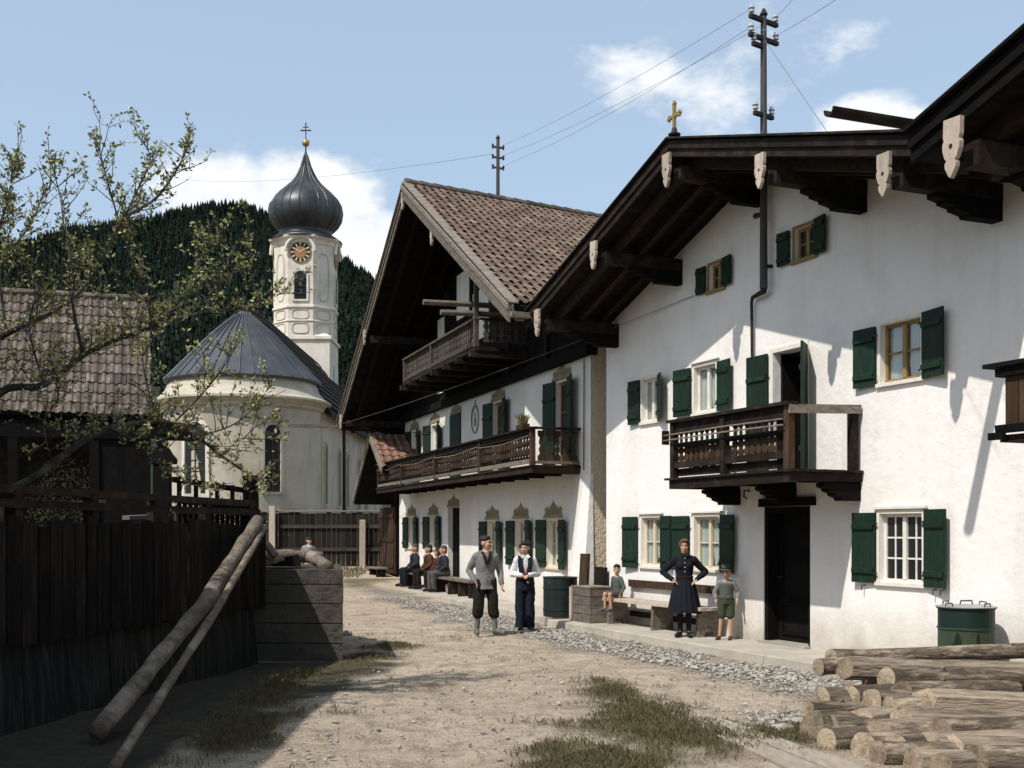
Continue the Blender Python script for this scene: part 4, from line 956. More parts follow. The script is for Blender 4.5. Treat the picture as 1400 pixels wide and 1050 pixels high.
            for i in range(12):
                q = 2 * math.pi * i / 12; d0, d1 = .44, .64; e = .04
                MB().add([P(d0 * math.cos(q) - e * math.sin(q), .058, cz + d0 * math.sin(q) + e * math.cos(q)), P(d1 * math.cos(q) - e * math.sin(q), .058, cz + d1 * math.sin(q) + e * math.cos(q)), P(d1 * math.cos(q) + e * math.sin(q), .058, cz + d1 * math.sin(q) - e * math.cos(q)), P(d0 * math.cos(q) + e * math.sin(q), .058, cz + d0 * math.sin(q) - e * math.cos(q))], [(3, 2, 1, 0)]).build('hour_mark', 'clock_gold', ck)
            for q, l in ((R(35), .36), (R(150), .56)): MB().bar(P(-.08 * math.cos(q), .075, cz - .08 * math.sin(q)), P(l * math.cos(q), .075, cz + l * math.sin(q)), .05, .015, n).build('clock_hand', 'clock_gold', ck)
            MB().tube([P(.98 * math.cos(q), .16, cz + .05 + .98 * math.sin(q)) for q in [math.pi * i / 12 for i in range(13)]], [.12] * 13, 6).build('clock_hood', 'tower_wall', o)
    # onion dome with ribs, ball and cross
    dprof = [(2.5, 21.72), (2.15, 22.0), (1.75, 22.25), (1.85, 22.5), (2.2, 22.85), (2.46, 23.3), (2.54, 23.8), (2.46, 24.25), (2.2, 24.7), (1.82, 25.1), (1.42, 25.45), (1.05, 25.8), (.78, 26.15), (.54, 26.6), (.36, 27.0), (.22, 27.45), (.13, 27.8), (.08, 28.0)]
    dm = MB().lathe(dprof, 48, (tx, ty, 0), flut=.012).build('onion_dome', 'copper_dark', C, smooth=True)
    for k in range(24):
        a = 2 * math.pi * k / 24
        MB().tube([(tx + (r + .01) * math.cos(a), ty + (r + .01) * math.sin(a), z) for r, z in dprof[3:-1]], [.035] * 13 + [.02], 4).build('rib', 'copper_dark', dm)
    MB().lathe([(.05, 27.9), (.05, 28.5)], 8, (tx, ty, 0)).build('spire', 'iron', dm)
    MB().ball((tx, ty, 28.65), .26, 14).build('ball', 'gilt', dm, smooth=True)
    m = MB(); m.box(tx - .03, tx + .03, ty - .03, ty + .03, 28.85, 30.0); m.box(tx - .32, tx + .32, ty - .028, ty + .028, 29.48, 29.56); m.box(tx - .2, tx + .2, ty - .026, ty + .026, 29.72, 29.78)
    for (x, z) in ((-.32, 29.52), (.32, 29.52), (0, 30.0)): m.ball((tx + x, ty, z), .06, 6)
    m.build('cross', 'iron', dm)
mat('clock_dark', (.02, .02, .024), rough=.7); mat('clock_copper', (.33, .16, .07), (.26, .12, .05), 5, rough=.7); mat('clock_gold', (.72, .60, .36), rough=.6)
church()

# ---------------------------------------------------------------- left side: terrace, retaining wall, fences, shed
WA, WB = Vector((-4.73, 10.5, 0)), Vector((-3.62, 16.55, 0))
WD = (WB - WA).normalized(); WN = Vector((WD.y, -WD.x, 0))     # along the wall; out towards the lane
def left_side():
    # garden terrace held by the wall
    poly = [(WA - WD * 1.0).to_2d()[:], WB.to_2d()[:], (-3.66, 17.0), (-3.0, 19.1), (-2.85, 19.6), (-4.9, 22), (-8.2, 38), (-14, 46), (-45, 46), (-45, 9.6)]
    poly = [(a - .03, b + .02) for a, b in poly]
    MB().prism(poly, -.2, 1.18, 'xy').build('terrace', 'garden_soil', kind='structure', label='raised garden ground behind the dark fence', cat='terrace')
    # retaining wall under the fence, in long planks of rough board-marked concrete
    L = (WB - WA).length
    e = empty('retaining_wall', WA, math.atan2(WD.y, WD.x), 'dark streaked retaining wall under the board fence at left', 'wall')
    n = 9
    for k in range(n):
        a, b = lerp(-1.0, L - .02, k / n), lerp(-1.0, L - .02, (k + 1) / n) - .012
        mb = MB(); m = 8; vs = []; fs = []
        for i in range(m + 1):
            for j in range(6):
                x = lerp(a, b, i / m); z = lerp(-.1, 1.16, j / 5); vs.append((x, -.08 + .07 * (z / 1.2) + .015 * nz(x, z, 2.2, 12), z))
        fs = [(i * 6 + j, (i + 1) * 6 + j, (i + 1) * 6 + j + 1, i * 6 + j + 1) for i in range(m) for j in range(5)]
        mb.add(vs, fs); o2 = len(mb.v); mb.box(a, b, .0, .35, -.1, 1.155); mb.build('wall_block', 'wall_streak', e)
    # board fence on top of it: every board its own piece
    f = empty('board_fence', WA, math.atan2(WD.y, WD.x), 'dark fence of upright weathered boards along the garden at left', 'fence')
    x = -.9
    while x < L + .05:
        w = random.uniform(.16, .25); h = 1.95 + random.uniform(-.06, .05); t = random.uniform(-.012, .012)
        mb = MB(); p = [(x + t, .0), (x + w + t, .0)]
        rx = w / 2; top = [(x + rx + rx * math.cos(a), h - rx * .5 + rx * .5 * math.sin(a)) for a in [math.pi * i / 6 for i in range(7)]] if random.random() < .5 else [(x + w, h), (x, h - random.uniform(-.03, .03))]
        mb.prism([(x, .78 + random.uniform(-.03, .03)), (x + w, .78)] + top, -.115, -.09)
        mb.build('board', 'wood_fence', f); x += w + random.uniform(.008, .05)
    for z in (1.02, 1.70): MB().box(-.95, L, -.088, -.03, z, z + .09, .004).build('fence_rail', 'wood_dark', f)
    for k in range(6): xx = lerp(-.8, L - .1, k / 5); MB().box(xx - .06, xx + .06, -.028, .09, .6, 2.22, .005).build('fence_post', 'wood_dark', f)
    for z, y in ((2.06, -.07), (2.19, -.02)): MB().box(-.95, L + .1, y, y + .07, z, z + .075, .012).build('top_rail', 'wood_dark', f)
    # loose weathered planks resting across the posts
    def plank(lab, a, b, w, h, m='wood_grey'):
        c = (Vector(a) + Vector(b)) / 2; o = MB().bar(Vector(a) - c, Vector(b) - c, w, h, j=.004).build('plank', m, label=lab, cat='plank'); o.location = c
    plank('pale plank lying on the fence rail at the upper left', gp(84, 690, 12.9) + Vector((0, 0, -.0)), gp(141, 686, 13.2), .18, .045)
    plank('short pale board end under the fence top, right of the longer pale plank', gp(172, 708, 13.9), gp(212, 706, 14.3), .12, .05)
    # end block of the terrace: board-marked courses, lit in streaks
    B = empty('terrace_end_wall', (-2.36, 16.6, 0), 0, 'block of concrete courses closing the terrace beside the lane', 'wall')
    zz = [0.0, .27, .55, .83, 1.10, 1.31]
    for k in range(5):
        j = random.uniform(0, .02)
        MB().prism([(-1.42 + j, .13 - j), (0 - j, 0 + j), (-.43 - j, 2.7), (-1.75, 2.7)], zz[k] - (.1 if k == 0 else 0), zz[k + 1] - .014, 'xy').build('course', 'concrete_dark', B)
    # far plank fence across the end of the lane
    FF = empty('plank_fence', gp(345, 770, 45.5) * 1.0, 0, 'long dark plank fence before the church', 'fence'); FF.location.z = 0
    x0 = FF.location.x; W = gp(523, 770, 45.5).x - x0; g = .35
    k = 0; x = -6.0
    while x < W:
        w = random.uniform(.17, .24); MB().box(x, x + w - .012, -.012 * random.random(), .025, g, 2.52 + random.uniform(-.03, .03), .003).build('plank', 'wood_fence_far', FF); x += w
    MB().box(-6, W, -.06, .07, 2.54, 2.60, .01).build('coping', 'wood_grey', FF)
    for z in (1.05, 1.93): MB().box(-6, W, -.075, -.022, z, z + .13, .006).build('fence_rail', 'wood_attic', FF)
    for xx in (gp(372, 0, 45.3).x - x0, gp(494, 0, 45).x - x0): MB().box(xx - .1, xx + .12, -.30, -.09, g, 2.78 if xx < 3 else 2.25, .01).build('fence_post', 'wood_pale', FF)
    # shed with tiled roof
    O = Vector((-9.45, 31, 1.18)); ux = Vector((.952, .307, 0)); vy = Vector((-.307, .952, 0)); ang = math.atan2(.307, .952)
    S = empty('shed', O, ang, 'old open shed with mossy pantile roof behind the tree', 'shed')
    ze, zr, run = 3.60, 7.15, 3.0; Ls = 4.9
    r = MB(); r.hexa([(-Ls - 2, -.0, ze), (.0, -.0, ze), (.0, run, zr), (-Ls - 2, run, zr), (-Ls - 2, 0, ze + .06), (0, 0, ze + .06), (0, run, zr + .06), (-Ls - 2, run, zr + .06)])
    r.hexa([(-Ls - 2, run, zr), (0, run, zr), (0, run * 2, ze), (-Ls - 2, run * 2, ze), (-Ls - 2, run, zr + .06), (0, run, zr + .06), (0, run * 2, ze + .06), (-Ls - 2, run * 2, ze + .06)])
    ro = r.build('roof', 'wood_black', S)
    dn = Vector((0, -run, ze - zr)); sl = dn.length; dn /= sl; up = Vector((0, -dn.z, dn.y)); up = up if up.z > 0 else -up
    prof = [(0, .0), (.12, .030), (.30, .042), (.46, .030), (.56, .004), (.78, -.006), (1.0, .004)]; tw, tl = .205, .385
    vs = []; n = len(prof)
    for (ee, lift) in ((0, 0), (1.12, .035), (1.12, .010)):
        for (u, h) in prof: vs.append((u * tw * 1.03, ee * tl, h + lift))
    tm = MB().add(vs, [(k, n + k, n + k + 1, k + 1) for k in range(n - 1)] + [(n + k, 2 * n + k, 2 * n + k + 1, n + k + 1) for k in range(n - 1)]).mesh('tile'); tm.materials.append(MATS['tile_grey'])
    def one(M, r_, c_): inst('tile', tm, ro, matrix=M @ Matrix.Rotation(R(random.uniform(-1.8, 1.8)), 4, 'Z'))
    tile_field(Vector((-22 * tw, run, zr + .075)), (1, 0, 0), dn, up, 22, int(sl / tl) , tw, tl, .010, single=one)
    tile_field(Vector((-34 * tw, run, zr + .075)), (1, 0, 0), dn, up, 12, int(sl / tl), tw, tl, .010).build('roof_tiles', 'tile_grey_mass', ro, kind='stuff')
    for k in range(14): MB().tube([(-k * .36 - .36, run, zr + .12), (-k * .36 + .01, run, zr + .10)], [.10, .115], 8).build('ridge_tile', 'tile_grey', ro)
    MB().box(-.05, .0 + .04, -.05, run, ze - .5, ze - .48).build('verge_board', 'wood_black', ro)
    MB().box(-7, 1.1, .05, .25, ze - .55, ze - .12, .01).build('eave_beam', 'wood_black', S)
    for x in (-3.35, -1.4, -.12): MB().box(x - .12, x + .12, .06, .28, 0, ze - .55, .01).build('post', 'wood_black', S)
    for k in range(7): MB().box(-1.28 + k * .155, -1.28 + k * .155 + .147, .12, .16, 0, ze - .55).build('wall_board', 'wood_black', S)
    MB().box(-7, -.1, 5.7, 5.85, 0, 3.6).build('back_wall', 'wood_dark', S)
    # gate post with hood and finial, picket gate, dark stump post
    G = empty('gate_post', (gp(222, 0, 22).x, 22, 1.18), 0, 'dark gate post with rounded hood and ball finial', 'post')
    MB().box(-.15, .15, -.1, .1, 0, 1.95, .006).build('post', 'wood_black', G)
    MB().prism([(-.24, 1.90), (.24, 1.90), (.25, 1.99), (.16, 2.10), (.10, 2.20), (-.10, 2.20), (-.16, 2.10), (-.25, 1.99)], -.12, .12).build('hood', 'wood_black', G)
    MB().lathe([(.09, 2.2), (.12, 2.3), (.06, 2.4), (.085, 2.46), (.04, 2.55)], 10).build('finial', 'wood_black', G)
    p0, p1 = gp(236, 664, 15.0), gp(346, 680, 16.75); d = (p1 - p0); dl = math.hypot(d.x, d.y)
    PF = empty('picket_fence', (p0.x, p0.y, 1.18), math.atan2(d.y, d.x), 'low dark picket fence with open top between gate post and log', 'fence')
    s = (p1.z - p0.z) / dl; h0 = p0.z - 1.18 + .08
    MB().bar((0, 0, h0), (dl, 0, h0 + s * dl), .05, .07).build('rail', 'wood_black', PF); MB().bar((0, 0, h0 - .26), (dl, 0, h0 - .26 + s * dl), .05, .07).build('rail', 'wood_black', PF)
    x = .05
    while x < dl: MB().box(x, x + .07, -.05, -.026, .0, h0 + s * x + (.04 if int(x * 10) % 4 == 0 else -.24)).build('picket', 'wood_black', PF); x += .12
    o = MB().tube([(0, 0, 0), (.01, 0, .8), (0, .01, 1.45)], [.13, .12, .11], 9).build('stump_post', 'wood_black', label='dark stump post at the right end of the picket fence', cat='post'); o.location = (gp(342, 0, 16.95).x, 16.95, 1.18)
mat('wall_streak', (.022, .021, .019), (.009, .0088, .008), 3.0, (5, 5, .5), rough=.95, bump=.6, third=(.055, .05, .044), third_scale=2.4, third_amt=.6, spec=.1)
mat('wood_fence_far', (.026, .021, .017), (.012, .010, .0085), 5, (5, 5, .7), rough=.9, bump=.6, var=.4, spec=.12)
mat('wood_fence', (.014, .0115, .0095), (.006, .005, .0045), 5, (5, 5, .7), rough=.9, bump=.6, third=(.05, .039, .03), third_scale=2.5, third_amt=.4, var=.4, spec=.08)
left_side()

# unseen barn added left of the frame to cast shade over wall and lane
def shade_barn():
    S = empty('barn', (-9.4, 2.4, 0), 0, 'tall unseen timber barn added beyond the left edge to cast shade', 'barn')
    MB().box(-3.8, 3.9, -7, 8.1, 0, 5.3).build('wall', 'wood_dark', S)
    r = MB()
    r.hexa([(0, -7.6, 7.6), (4.45, -7.6, 5.3), (4.45, 8.6, 5.3), (0, 8.6, 7.6), (0, -7.6, 7.8), (4.45, -7.6, 5.5), (4.45, 8.6, 5.5), (0, 8.6, 7.8)])
    r.hexa([(-4.4, -7.6, 5.3), (-.002, -7.6, 7.6), (-.002, 8.6, 7.6), (-4.4, 8.6, 5.3), (-4.4, -7.6, 5.5), (-.002, -7.6, 7.8), (-.002, 8.6, 7.8), (-4.4, 8.6, 5.5)])
    r.build('roof', 'tile_grey', S); MB().prism([(-3.8, 5.301), (3.9, 5.301), (0, 7.5)], -6.9, 8.0).build('gable', 'wood_dark', S)
    MB().box(-1.2, 1.2, 8.1, 8.16, 0, 3).build('door', 'wood_brown', S)
shade_barn()
# ---------------------------------------------------------------- barrels, benches, crate, boards
def barrel_paint():
    """Dark green drum with worn pale band below and dripping dark blots left of the old coat."""
    m = mat('barrel_worn', (.055, .072, .042), (.03, .042, .026), 7, rough=.5, third=(.03, .05, .035), third_scale=3, third_amt=.5)
    nt = m.node_tree; N = nt.nodes.new; L = nt.links.new; b = nt.nodes['Principled BSDF']; src = b.inputs['Base Color'].links[0].from_socket
    tc = N('ShaderNodeTexCoord'); sp = N('ShaderNodeSeparateXYZ'); L(tc.outputs['Object'], sp.inputs[0])
    def M(op, a, b_=None, cl=False):
        q = N('ShaderNodeMath'); q.operation = op; q.use_clamp = cl
        for i, v in enumerate((a, b_)):
            if v is None: continue
            if isinstance(v, (int, float)): q.inputs[i].default_value = v
            else: L(v, q.inputs[i])
        return q.outputs[0]
    an = M('ARCTAN2', sp.outputs[1], sp.outputs[0]); ns = N('ShaderNodeTexNoise'); ns.inputs['Scale'].default_value = 9; ns.inputs['Detail'].default_value = 6; L(tc.outputs['Object'], ns.inputs['Vector'])
    # diamonds round the drum
    u = M('ABSOLUTE', M('SUBTRACT', M('FRACT', M('MULTIPLY', an, 1.35)), .5)); v = M('ABSOLUTE', M('DIVIDE', M('SUBTRACT', sp.outputs[2], .30), .30))
    d = M('ADD', M('ADD', M('MULTIPLY', u, 2.0), v), M('MULTIPLY', M('SUBTRACT', ns.outputs['Fac'], .5), 1.1))
    k = M('MULTIPLY', M('SUBTRACT', .92, d), 9, True)
    mx = N('ShaderNodeMixRGB'); L(k, mx.inputs[0]); L(src, mx.inputs[1]); mx.inputs[2].default_value = (.008, .016, .014, 1)
    k2 = M('MULTIPLY', M('SUBTRACT', sp.outputs[2], .60), 60, True)
    m2 = N('ShaderNodeMixRGB'); L(k2, m2.inputs[0]); L(mx.outputs[0], m2.inputs[1]); m2.inputs[2].default_value = (.008, .022, .018, 1); L(m2.outputs[0], b.inputs['Base Color'])
barrel_paint()
def barrel(loc, r, h, body, lab, lid):
    e = empty('barrel', loc, R(20), lab, 'barrel', None)
    MB().lathe([(r * .96, 0), (r, .02), (r, h * .16), (r + .012, h * .165), (r + .012, h * .19), (r, h * .195), (r, h * .70), (r + .012, h * .705), (r + .012, h * .73), (r, h * .735), (r, h - .02), (r + .016, h - .015), (r + .016, h)], 36).build('drum', body, e, smooth=False)
    if lid:
        MB().lathe([(r + .025, h + .001), (r + .03, h + .012), (r * .9, h + .022), (.05, h + .035)], 36).build('lid', 'barrel_lid', e)
        for a in (0, 1, 2, 3): 
            q = R(90 * a + 10); c = Vector((r * .93 * math.cos(q), r * .93 * math.sin(q), h + .015)); t = Vector((-math.sin(q), math.cos(q), 0)) * .05
            MB().tube([c - t, c - t * .9 + Vector((0, 0, .04)), c + t * .9 + Vector((0, 0, .04)), c + t], .008, 5).build('handle', 'iron', e)
        MB().tube([(-.09, 0, h + .03), (-.08, 0, h + .075), (.08, 0, h + .075), (.09, 0, h + .03)], .009, 5).build('lid_handle', 'iron', e)
    else:
        MB().lathe([(r - .01, h - .06), (r - .01, h - .05)], 36).build('water', 'glass_dark', e)
q = F1.w((F1.at(1321, 870, .5).x, -.5, .112)); barrel(q, .315, .84, 'barrel_worn', 'green metal drum with pale lid and worn paint behind the logs', True)
q = gp(766, 842, 1.73 * FPX / (842 - HORIZON)); barrel((q.x, q.y, .112), .345, .80, 'barrel_green', 'dark green open drum between the standing couple and the boy', False)

def bench_1():
    e = empty('bench', F1.O, F1.ang, 'long pale wooden bench with back plank along the near white house', 'bench')
    x0, x1 = F1.at(826, 815, .5).x, F1.at(962, 830, .5).x
    MB().box(x0, x1, -.56, -.34, .545, .60, .006).build('seat_plank', 'wood_pale', e); MB().box(x0 + .03, x1, -.335, -.13, .545, .598, .006).build('seat_plank', 'wood_pale', e)
    MB().box(x0 + .15, x1, -.07, -.03, .80, .93, .006).build('backrest', 'wood_brown', e)
    for x in (x0 + .18, F1.at(892, 840, .5).x, x1 - .18):
        mb = MB(); mb.prism([(-.52, .112), (-.40, .112), (-.38, .20), (-.22, .20), (-.20, .112), (-.10, .112), (-.12, .544), (-.50, .544)], x - .035, x + .035, 'yz'); mb.build('leg', 'wood_grey', e)
    MB().bar((x0 + .2, -.05, .3), (x1 - .2, -.05, .3), .04, .1).build('stretcher', 'wood_dark', e)
    return x0, x1
BX0, BX1 = bench_1()
def bench_2():
    e = empty('bench', F2.O, F2.ang, 'long wooden bench carrying the three seated men', 'bench')
    x0, x1 = F2.at(558, 790, .55).x, F2.at(648, 795, .55).x
    n = 2
    MB().box(x0, x1, -.68, -.46, .50, .56, .006).build('seat_plank', 'wood_grey', e); MB().box(x0, x1 - .1, -.455, -.24, .50, .558, .006).build('seat_plank', 'wood_grey', e)
    for x in (x0 + .3, F2.at(600, 0, .55).x, F2.at(618, 0, .55).x, F2.at(632, 0, .55).x, x1 - .1):
        MB().prism([(-.66, .112), (-.26, .112), (-.28, .499), (-.64, .499)], x - .06, x + .06, 'yz').build('leg', 'wood_dark', e)
bench_2()
def stone_block(lab, F, lx, ly, s, nm='stone_block'):
    mb = MB(); mb.box(-s, s, -s * .8, s * .8, 0, s * 1.7, s * .12); o = mb.build(nm, 'concrete', label=lab, cat='stone'); o.location = F.w((lx, ly, .112)); o.rotation_euler = (0, 0, F.ang + R(random.uniform(-15, 15)))
stone_block('squared stone under the bench of the seated men', F2, F2.at(600, 0, .75).x - .1, -.40, .15)

def crate_and_planks():
    q = F1.at(823, 848, .55)
    e = empty('crate', F1.w((.10, -.55, .112)), F1.ang, 'weathered grey wooden crate beside the seated boy', 'crate')
    w, d, h = .80, .50, .66
    for k in range(4): MB().box(0, w, -.012 - d / 2 + .0, -d / 2 + .012, k * h / 4 + .004, (k + 1) * h / 4 - .006, .003).build('board', 'wood_grey', e)
    for k in range(4): MB().box(w - .024, w, -d / 2 + .014, d / 2 - .014, k * h / 4 + .004, (k + 1) * h / 4 - .006, .003).build('board', 'wood_grey', e)
    for k in range(4): MB().box(0, .024, -d / 2 + .014, d / 2 - .014, k * h / 4 + .004, (k + 1) * h / 4 - .006, .003).build('board', 'wood_grey', e)
    MB().box(0, w, d / 2 - .012, d / 2 + .012, 0, h - .006, .003).build('back_board', 'wood_grey', e); MB().box(-.01, w + .01, -d / 2 - .02, d / 2 + .02, h - .004, h + .02, .003).build('lid', 'wood_grey', e)
    MB().box(-.03, .06, -d / 2 - .045, -d / 2 - .014, 0, h - .01, .003).build('corner_batten', 'wood_pale', e)
    b = F1.w((-.42, -.32, .112))
    o = MB().box(-.16, .16, -.03, .03, 0, 1.28, .006).build('plank', 'wood_brown', label='upright brown plank leaning between the drum and the crate', cat='plank'); o.location = b; o.rotation_euler = (R(-3), 0, F1.ang)
    o = MB().box(-.2, .2, -.03, .03, 0, 1.02, .006).build('plank', 'wood_dark', label='darker shorter plank leaning behind the upright brown plank', cat='plank'); o.location = F1.w((-.05, -.16, .112)); o.rotation_euler = (R(-4), 0, F1.ang)
crate_and_planks()

# ---------------------------------------------------------------- log pile and ground planks at lower right
def log_obj(lab, end, length, r, direction, hewn=False, cut=0.0, taper=.9, knots=2):
    """Felled log: rough bark skin, sawn or axe-cut end faces as sub-shapes."""
    d = Vector(direction).normalized(); M = d.to_track_quat('X', 'Z').to_matrix().to_4x4(); M.translation = Vector(end)
    n = 6 if hewn else 20; m = 26; vs = []; sd = random.uniform(0, 99)
    for i in range(m + 1):
        t = i / m; x = t * length; rr = r * lerp(1, taper, t) * (1 + .04 * nz(t * 6, sd, 1, 3)); off = Vector((0, .02 * nz(t * 3, sd, 1, 6), .02 * nz(t * 3, sd, 1, 9)))
        for k in range(n):
            a = 2 * math.pi * (k + .5) / n
            q = rr * (1 + (.05 if hewn else .08) * mnoise.noise(Vector((t * length * 2.2, math.cos(a) * 1.3 + sd, math.sin(a) * 1.3))) + (.015 if hewn else .05) * mnoise.noise(Vector((t * length * 9, math.cos(a) * 4 + sd, math.sin(a) * 4))))
            if hewn: q *= (1.0, .93, 1.0, 1.02, .95, 1.05)[k % 6]
            xx = x
            if i == 0: xx = -(.25 + cut * random.uniform(.42, .50)) * math.cos(a) * rr + cut * .35 * math.sin(a) * rr
            vs.append((xx, off.y + math.cos(a) * q, off.z + math.sin(a) * q))
    fs = [(i * n + k, i * n + (k + 1) % n, (i + 1) * n + (k + 1) % n, (i + 1) * n + k) for i in range(m) for k in range(n)]
    mb = MB().add(vs, fs)
    e = mb.build('log', 'hewn' if hewn else 'bark', smooth=not hewn, label=lab, cat='log', group='logs of the pile in the foreground')
    c0 = sum((Vector(v) for v in vs[:n]), Vector()) / n; c1 = sum((Vector(v) for v in vs[-n:]), Vector()) / n
    def face(ring, c, s):
        v = [tuple(c + Vector((s * .004, 0, 0)))] ; R_ = [Vector(q) for q in ring]
        for f, dx in ((.35, .004), (.7, .003), (1.0, .0)):
            v += [tuple(c + (q - c) * f + Vector((s * dx + random.uniform(-.003, .003) * (f < 1), 0, 0))) for q in R_]
        ff = [(0, 1 + (k + 1) % n, 1 + k) for k in range(n)] + [(1 + b * n + k, 1 + b * n + (k + 1) % n, 1 + (b + 1) * n + (k + 1) % n, 1 + (b + 1) * n + k) for b in (0, 1) for k in range(n)]
        return MB().add(v, ff)
    face(vs[:n], c0, -1).build('cut_end', 'log_end', e); face(vs[-n:], c1, 1).build('cut_end', 'log_end', e)
    if not hewn:
        for _ in range(knots):
            t = random.uniform(.1, .9); a = random.uniform(.3, 2.6); MB().cone((t * length, math.cos(a) * r * .8, math.sin(a) * r * .8), (t * length + .03, math.cos(a) * r * 1.15, math.sin(a) * r * 1.15), r * .22, r * .14, 7).build('knot', 'bark', e)
    e.matrix_world = M
    return e
def log_pile():
    # end face column, row, radius in the photograph, length, hewn, slant of the cut, label
    L = [(1135, 898, 11, 4.2, 0, .2, 'thin barked log topmost at the back of the pile, nearest the wall'),
         (1119, 911, 12, .5, 0, .1, 'short round log stub at the far left end of the pile'),
         (1155, 914, 17, 2.6, 1, .5, 'pale squared beam at the back of the pile'),
         (1211, 929, 16, 3.6, 0, .3, 'thick knotty log in front of the pale squared beam'),
         (1232, 948, 17, 1.2, 0, .3, 'log with yellow cut end just below the thick knotty log'),
         (1261, 962, 21, 3.4, 1, .9, 'large pale hewn log running out of the picture in the middle of the pile'),
         (1122, 957, 19, 1.6, 0, .2, 'round log with its end towards the lane, second from the left edge of the pile'),
         (1162, 953, 17, 1.6, 0, .2, 'pale ended log right of the second log from the left, upper row'),
         (1190, 960, 19, 1.7, 0, .6, 'log with slanting pale cut in the upper row left of a dark gap'),
         (1216, 968, 16, 1.5, 0, .2, 'small ochre ended log under the thick knotty log'),
         (1104, 972, 16, 1.4, 0, .1, 'leftmost log of the pile'),
         (1111, 993, 23, 1.7, 0, .7, 'log with bright slanting cut at the left foot of the pile'),
         (1137, 996, 17, 1.5, 0, .2, 'small dark barked log right of the bright slanting cut'),
         (1175, 987, 20, 1.8, 1, .8, 'split log with pointed axe cut in the middle of the left half'),
         (1200, 1008, 24, 1.9, 0, .5, 'wide log with egg shaped ochre end, centre of the lower left'),
         (1231, 988, 21, 1.8, 1, .6, 'hewn log with grey cut face under the large pale hewn log'),
         (1130, 1018, 17, 1.5, 0, .2, 'frayed dark log lying at the very foot, left'),
         (1179, 1031, 19, 1.7, 0, .3, 'round ended log at the foot, left of the bottom centre'),
         (1224, 1030, 20, 1.8, 0, .3, 'round log in the bottom row below the hewn log with grey face'),
         (1264, 1023, 25, 2.0, 1, .9, 'big log with pointed axe cut in the bottom row'),
         (1286, 1001, 18, 2.8, 0, .2, 'long barked log right under the large pale hewn log'),
         (1297, 1023, 23, 2.6, 1, .8, 'log with wedge cut below the long barked log'),
         (1200, 1046, 18, 1.8, 0, .2, 'half seen ochre ended log at the bottom edge of the picture'),
         (1336, 1042, 22, 2.2, 0, .2, 'round dark log end at the lower right'),
         (1248, 1052, 18, 1.6, 1, .4, 'squared log half cut off by the bottom edge'),
         (1284, 1053, 18, 1.6, 1, .6, 'small wedge cut log at the bottom edge right of the squared one')]
    for (x, y, r, ln, hw, cut, lab) in L:
        Y = lerp(9.55, 11.9, (1050 - y) / 160) - (x - 1110) * .0034; p = gp(x, y, Y); a = R(random.uniform(-5, 18))
        rr = r / FPX * Y; p.z = max(p.z, rr * .9)
        dz = random.uniform(-.035, .025)
        log_obj(lab, p, ln, rr, (math.cos(a), math.sin(a), dz), bool(hw), cut, random.uniform(.86, .97))
    # bearers that carry the upper rows
    for (x, y, z, lab) in ((3.35, 10.95, .13, 'bearer log hidden deep in the middle of the pile'), (3.3, 11.5, .14, 'bearer log at the back foot of the pile'), (3.5, 11.55, .38, 'bearer log under the pale squared beam'), (3.7, 10.4, .12, 'bearer log under the large pale hewn log')):
        log_obj(lab, (x, y, z), 2.4, .13, (1, .08, 0), False, .2, .95)
log_pile()
def ground_planks():
    def plank(lab, p, w, t=.022):
        a, b, c, d = [Vector((*q.to_2d(), 0)) for q in p]; mb = MB()
        top = [(v.x, v.y, .012 + t) for v in (a, b, c, d)]; bot = [(v.x, v.y, .0) for v in (a, b, c, d)]
        mb.hexa(bot + top); o = mb.build('ground_plank', 'plank_ground', label=lab, cat='plank'); return o
    G = lambda x, y: gp(x, y, CAM_H * FPX / (y - HORIZON))
    plank('broad grey plank lying in the grass, left one of two', [G(1090, 1062), G(1142, 1062), G(892, 960), G(872, 960)], 1)
    plank('broad grey plank lying in the grass, right one of two beside the logs', [G(1147, 1062), G(1205, 1062), G(915, 962), G(895, 960)], 1)
ground_planks()

# ---------------------------------------------------------------- logs leaning on the garden wall
def lean_log(name, lab, pts, rad, m, cat='log'):
    c = Vector(pts[0]); mb = MB(); P = []; Rr = []
    for i in range(len(pts) - 1):
        for k in range(10):
            t = k / 10; P.append(Vector(pts[i]).lerp(Vector(pts[i + 1]), t) - c + Vector((random.uniform(-1, 1), 0, random.uniform(-1, 1))) * rad[0] * .09); Rr.append(lerp(rad[i], rad[i + 1], t) * random.uniform(.88, 1.10))
    P.append(Vector(pts[-1]) - c); Rr.append(rad[-1]); o = mb.tube(P, Rr, 12).build(name, m, smooth=True, label=lab, cat=cat); o.location = c; return o
lean_log('leaning_log', 'thick peeling log leaning along the dark garden wall', [(-3.60, 10.3, .10), (-3.45, 13.4, 1.06), (-3.50, 16.3, 1.98)], [.085, .092, .085], 'bark_pole')
lean_log('leaning_pole', 'thin pole leaning beside the thick peeling log', [(-3.02, 9.0, .05), (-3.22, 12.8, .95), (-3.42, 16.4, 1.90)], [.045, .045, .04], 'bark_pole', 'pole')
lean_log('branch', 'crooked pale branch standing against the terrace end wall', [gp(344, 704, 16.9), gp(350, 728, 16.8), gp(377, 760, 16.75)], [.055, .065, .06], 'bark_pole', 'branch')
lean_log('branch', 'short pale log lying on the terrace end wall, nearest the corner', [gp(424, 760, 17.6), gp(449, 776, 16.9)], [.10, .085], 'bark_pole', 'log')
lean_log('branch', 'thin pale branch lying on the terrace end wall', [gp(345, 777, 16.8), gp(388, 762, 16.9)], [.035, .045], 'bark_pole', 'branch')
lean_log('branch', 'thick log lying behind on the terrace end wall', [gp(352, 757, 17.9), gp(440, 762, 18.4)], [.08, .09], 'bark_pole', 'log')
